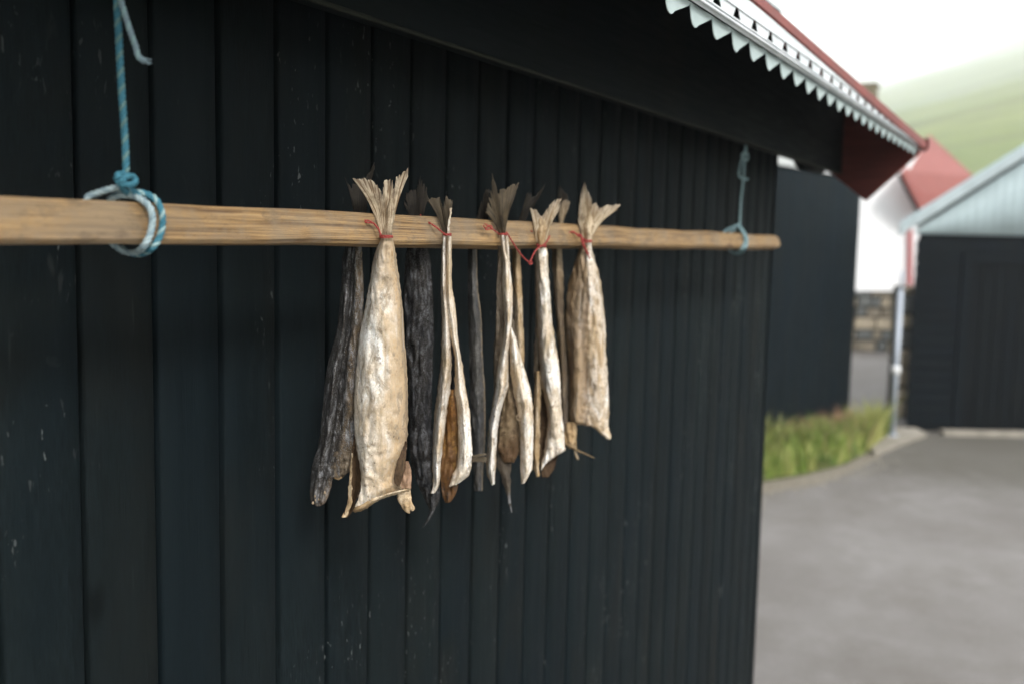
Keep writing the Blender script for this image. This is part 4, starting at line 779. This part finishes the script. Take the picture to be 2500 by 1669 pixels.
for i in range(nn_+1):
    u = -.03 + 4.66*i/nn_; zt = 1.70 + min(u+.03, 4.63-u)*.675 if True else 0
    y_ = .012 + .0028*math.cos(u/.038*math.pi); vv += [gb(u, y_, 1.672), gb(u, y_, max(1.674, zt))]
for i in range(nn_): k = i*2; ff.append((k, k+2, k+3, k+1))
o = obj('gable_sheet', vv, ff, CORR, GB, True); o.modifiers.new('t', 'SOLIDIFY').thickness = .001
RAKE = plain('grey_blue_trim', (.33, .385, .40), .5, .12, 6)
pk = gb(2.30, -.10, 3.33)
for sgn in (0, 1):
    e = gb(-.20, -.10, 1.648) if not sgn else gb(4.80, -.10, 1.648); tri = Vector((0, 0, .115))
    mb = MB(); mb.prism([e, pk, pk+tri, e+tri], FH*.03); mb.build('rake_board', RAKE, GB)
    mb = MB(); mb.prism([e+tri+BK*.01, pk+tri+BK*.01, pk+tri+Z1*.03+BK*.01, e+tri+Z1*.03+BK*.01], BK*3.6); mb.build('roof_slope', plain('pale_roof_sheet', (.36, .45, .48), .5), GB)
mb = MB(); mb.obox(gb(.25, -.16, .0), RH*4.4*K, FH*.14, Z1*.055); mb.build('door_sill', CONC, GB, bevel=.005)

# ------------------------------------------------------------------ white house with red roof, stone footing
HD = 14.8*K
hb = PD(2160, 863, HD); hb.z = 0
WH = thing('white_house', 'white house with faded red roof on a rough stone footing, beyond the grey post', 'house', loc=hb)
def hp(px, py, d=HD): return PD(px, py, d) - hb
LIME = plain('limewashed_wall', (.86, .86, .86), .8, .02, 3, .2, .2)
def pnt(px, py, d=HD):
    r = ray(px, py); return EYE + r*((d if d == HD else d*K)/r.dot(FH)) - hb
poly = [(1960,711),(2256,711),(2256,530),(2203,443),(2246,372),(2200,325),(1960,325)]
mb = MB(); mb.prism([pnt(a, b) for a, b in poly], FH*4); mb.build('wall', LIME, WH)
rp = [pnt(2200,434,14.3), pnt(2246,524,14.5), pnt(2375,440,18.5), pnt(2268,340,18.3)]
mb = MB(); mb.prism(rp, Vector((0, 0, .10))); rfo = mb.build('roof', REDROOF, WH)
for k in range(1, 12):
    t = k/12; a = rp[0].lerp(rp[1], t) + Vector((0, 0, .105)); b = rp[3].lerp(rp[2], t) + Vector((0, 0, .105)); mb = MB(); mb.tube([a, b], .018, 6); mb.build('seam', REDROOF, rfo, True)
mb = MB(); mb.prism([pnt(2192,430,14.25), pnt(2200,433,14.25), pnt(2245,520,14.45), pnt(2238,520,14.45)], Vector((0, 0, .06))); mb.build('eave_shade_strip', VOID, WH)  # black strip standing in for the shadow under the eave
mb = MB(); mb.prism([pnt(2218,711,14.72), pnt(2228,711,14.72), pnt(2228,560,14.72), pnt(2218,560,14.72)], FH*.05); mb.build('corner_trim', plain('red_trim', (.36, .08, .08), .6), WH)
# chimney
ck = PD(2118, 225, 19*K)
mb = MB(); mb.box((ck.x-.22-hb.x, ck.y-.22-hb.y, ck.z-1.6), (ck.x+.18-hb.x, ck.y+.2-hb.y, ck.z+.10)); mb.box((ck.x-.26-hb.x, ck.y-.26-hb.y, ck.z+.10), (ck.x+.22-hb.x, ck.y+.24-hb.y, ck.z+.19)); mb.build('chimney', plain('mossy_stone', (.17, .14, .09), .9, .4, 6), WH, bevel=.02)
STONE = plain('fieldstone', (.21, .18, .135), .9, .35, 5, .8); STONE2 = plain('pale_fieldstone', (.33, .28, .205), .9, .25, 5, .8); STONE3 = plain('dark_fieldstone', (.11, .115, .11), .9, .3, 5, .8)
MORT = plain('dark_joint_earth', (.05, .048, .04), .95)
def stones(root, place, W, Hh, rowh, seed, mats, lo=.16, hi=.42):
    r_ = random.Random(seed); z = 0
    while z < Hh-.03:
        rh = min(rowh*r_.uniform(.8, 1.25), Hh-z); x = -r_.uniform(0, .1)
        while x < W:
            ww = r_.uniform(lo, hi); x0 = max(0, x); x1 = min(W, x+ww)
            if x1-x0 > .05:
                mb = MB(); g = .012; P_ = [(x0+g, z+g), (x1-g, z+g+r_.uniform(0, .02)), (x1-g-r_.uniform(0, .02), z+rh-g), (x0+g+r_.uniform(0, .02), z+rh-g-r_.uniform(0, .02))]
                dpt = r_.uniform(.0, .05); mb.prism([place(a, dpt, b) for a, b in P_], FH*(.16-dpt)); mb.build('stone', r_.choice(mats), root, bevel=.015)
            x += ww
        z += rh
fb = pnt(1960, 862, HD); zt_ = pnt(2100, 711, HD).z - .01
Wf = (pnt(2232, 711) - pnt(1960, 711)).dot(RH)
foot = MB(); foot.obox(fb - Z1*fb.z + FH*.12, RH*Wf, FH*3.5, Z1*zt_); foot = foot.build('footing', MORT, WH)
stones(foot, lambda a, d, b: Vector((fb.x, fb.y, 0)) + RH*a + FH*d*.9 - FH*.03 + Z1*b, Wf, zt_, .2, 5, [STONE, STONE, STONE2, STONE3])
# dry-stone wall stub between post and gabled shed
so_ = Pz(2193, 1020, 0)
SW = thing('stone_wall', 'short dry-stone wall stub squeezed between the grey post and the gabled shed', 'stone wall', loc=so_)
stones(SW, lambda a, d, b: RH*a + FH*d + Z1*b, .42*K, 1.22*K, .19, 9, [STONE2, STONE2, STONE, STONE3], .15, .26)
mb = MB(); mb.obox(FH*.14, RH*.42*K, FH*.25, Z1*1.2*K); mb.build('core', MORT, SW)
# ------------------------------------------------------------------ grey post
pb = Pz(2178, 1062, .048); ph_ = 1.33*K
PS = thing('grey_post', 'slim grey galvanised post with a pale collar on the concrete pad', 'post', loc=pb)
GALV = plain('galvanised_post', (.42, .46, .52), .5, .1, 8, .2, .5, .2)
mb = MB(); mb.tube([(0,0,0), (0,0,1.18*K)], .027, 14); mb.build('shaft', GALV, PS, True)
mb = MB(); mb.tube([(0,0,1.18*K), (0,0,ph_)], .016, 10); mb.build('top_rod', GALV, PS, True)
zc = (1062-903)/FPX*8.16*K
mb = MB(); mb.tube([(0,0,zc-.035), (0,0,zc-.02), (0,0,zc+.03), (0,0,zc+.045)], lambda t: .036+.008*math.sin(t*3.1), 14); mb.build('collar', plain('white_plastic', (.78, .78, .78), .4), PS, True)
mb = MB(); mb.tube([(0,0,0), (0,0,.012)], .06, 14); mb.build('foot_plate', GALV, PS)

# ------------------------------------------------------------------ grass verge (nobody could count it)
def inside(x, y, poly):
    c = False; n = len(poly)
    for i in range(n):
        x1, y1 = poly[i].x, poly[i].y; x2, y2 = poly[(i+1) % n].x, poly[(i+1) % n].y
        if (y1 > y) != (y2 > y) and x < (x2-x1)*(y-y1)/(y2-y1)+x1: c = not c
    return c
def blades(name, cnt, hfun, mats, cond=None, wd=.006, seed=1, poly=vp):
    r_ = random.Random(seed); xs = [p.x for p in poly]; ys = [p.y for p in poly]; v, f, mi = [], [], []
    while cnt > 0:
        x, y = r_.uniform(min(xs), max(xs)), r_.uniform(min(ys), max(ys))
        if not inside(x, y, poly): continue
        cl = noise.noise(Vector((x*2.2, y*2.2, seed)))
        if cond and not cond(x, y, r_, cl): continue
        cnt -= 1; h = hfun(x, y, r_, cl); a = r_.uniform(0, 6.28); ln = r_.uniform(.15, .6)*h; b = r_.uniform(0, 6.28)
        d = Vector((math.cos(a), math.sin(a), 0))*wd*r_.uniform(.6, 1.4); l = Vector((math.cos(b), math.sin(b), 0))*ln; p = Vector((x, y, .035)); n_ = len(v)
        v += [p-d, p+d, p+l*.35+Z1*h*.6+d*.7, p+l*.35+Z1*h*.6-d*.7, p+l+Z1*h]; f += [(n_, n_+1, n_+2, n_+3), (n_+3, n_+2, n_+4)]
        m = min(len(mats)-1, int((cl*.9+.5)*len(mats) + r_.uniform(-.7, .7))) if len(mats) > 1 else 0; mi += [max(0, m)]*2
    o = obj(name, v, f, mats, kind='stuff'); o.data.polygons.foreach_set('material_index', mi); return o
def leaf(name, col):
    q = N(name); v = q.coord('Object'); c = q.mix(q.noise(v, 6, 4), tuple(x*.7 for x in col), tuple(x*1.3 for x in col)); return q.done(c, .6, None, .3, **{'Transmission Weight': 0})
G1, G2, G3, G4 = leaf('grass_deep', (.09, .18, .03)), leaf('grass_bright', (.19, .28, .05)), leaf('grass_yellow', (.36, .37, .12)), leaf('grass_olive', (.13, .15, .045))
blades('grass', 26000, lambda x, y, r_, c: (r_.random()**1.6*.25 + .04)*max(.25, 1 + c*1.5), [G4, G1, G3, G2, G4, G3], wd=.006, seed=3)
sx_ = Pz(1965, 1085, 0)
blades('seeding_grass', 900, lambda x, y, r_, c: r_.uniform(.16, .36), [leaf('sorrel_red', (.34, .18, .12)), leaf('sorrel_tan', (.36, .24, .13))], lambda x, y, r_, c: (x-sx_.x)**2*.6 + (y-sx_.y)**2 < .30 + .5*r_.random()**3, wd=.007, seed=4)

# low white building far up on the hillside
for st_ in range(60, 1200, 4):
    p = PD(2416, 384, st_); b_, a_ = (p-EYE).dot(FH), (p-EYE).dot(RH)
    if hill_h(a_, b_) >= p.z: break
FB = thing('hill_farmhouse', 'tiny low white building on the green hillside above the gabled shed', 'farm building', loc=(p.x, p.y, p.z-.5))
ww = 66/FPX*st_; hh = 7/FPX*st_
mb = MB(); mb.obox(-RH*ww/2 - Z1*1, RH*ww, FH*ww*.4, Z1*(hh+1.2)); mb.build('wall', LIME, FB)
mb = MB(); mb.prism([-RH*ww/2-FH*.1+Z1*(hh+.2), RH*ww/2-FH*.1+Z1*(hh+.2), RH*ww/2+FH*ww*.2+Z1*(hh*1.35+.2), -RH*ww/2+FH*ww*.2+Z1*(hh*1.35+.2)], FH*.15); mb.build('roof', plain('grey_sheet', (.5, .5, .5)), FB)

# loose pebbles along the verge edge
r_ = random.Random(31); pm = MB()
edge = [Pz(a, b, .012) for a, b in [(1760,1240),(1820,1205),(1900,1192),(2000,1172),(2080,1145),(2140,1115)]]
for _ in range(420):
    k = r_.randrange(len(edge)-1); p = edge[k].lerp(edge[k+1], r_.random()) + Vector((r_.gauss(0, .10), r_.gauss(0, .10), 0)); s_ = r_.uniform(.004, .014)
    pts_ = [Vector((p.x+s_*math.cos(a)*r_.uniform(.7, 1.2), p.y+s_*math.sin(a)*r_.uniform(.7, 1.2), .008)) for a in (0, 1.26, 2.51, 3.77, 5.03)]
    n_ = len(pm.v); pm.add(pts_ + [Vector((p.x, p.y, .012+s_*.8))], [(i_, (i_+1) % 5, 5) for i_ in range(5)])
o = pm.build('pebbles', plain('pebble_grey', (.26, .24, .20), .9, .4, 30)); o['kind'] = 'stuff'
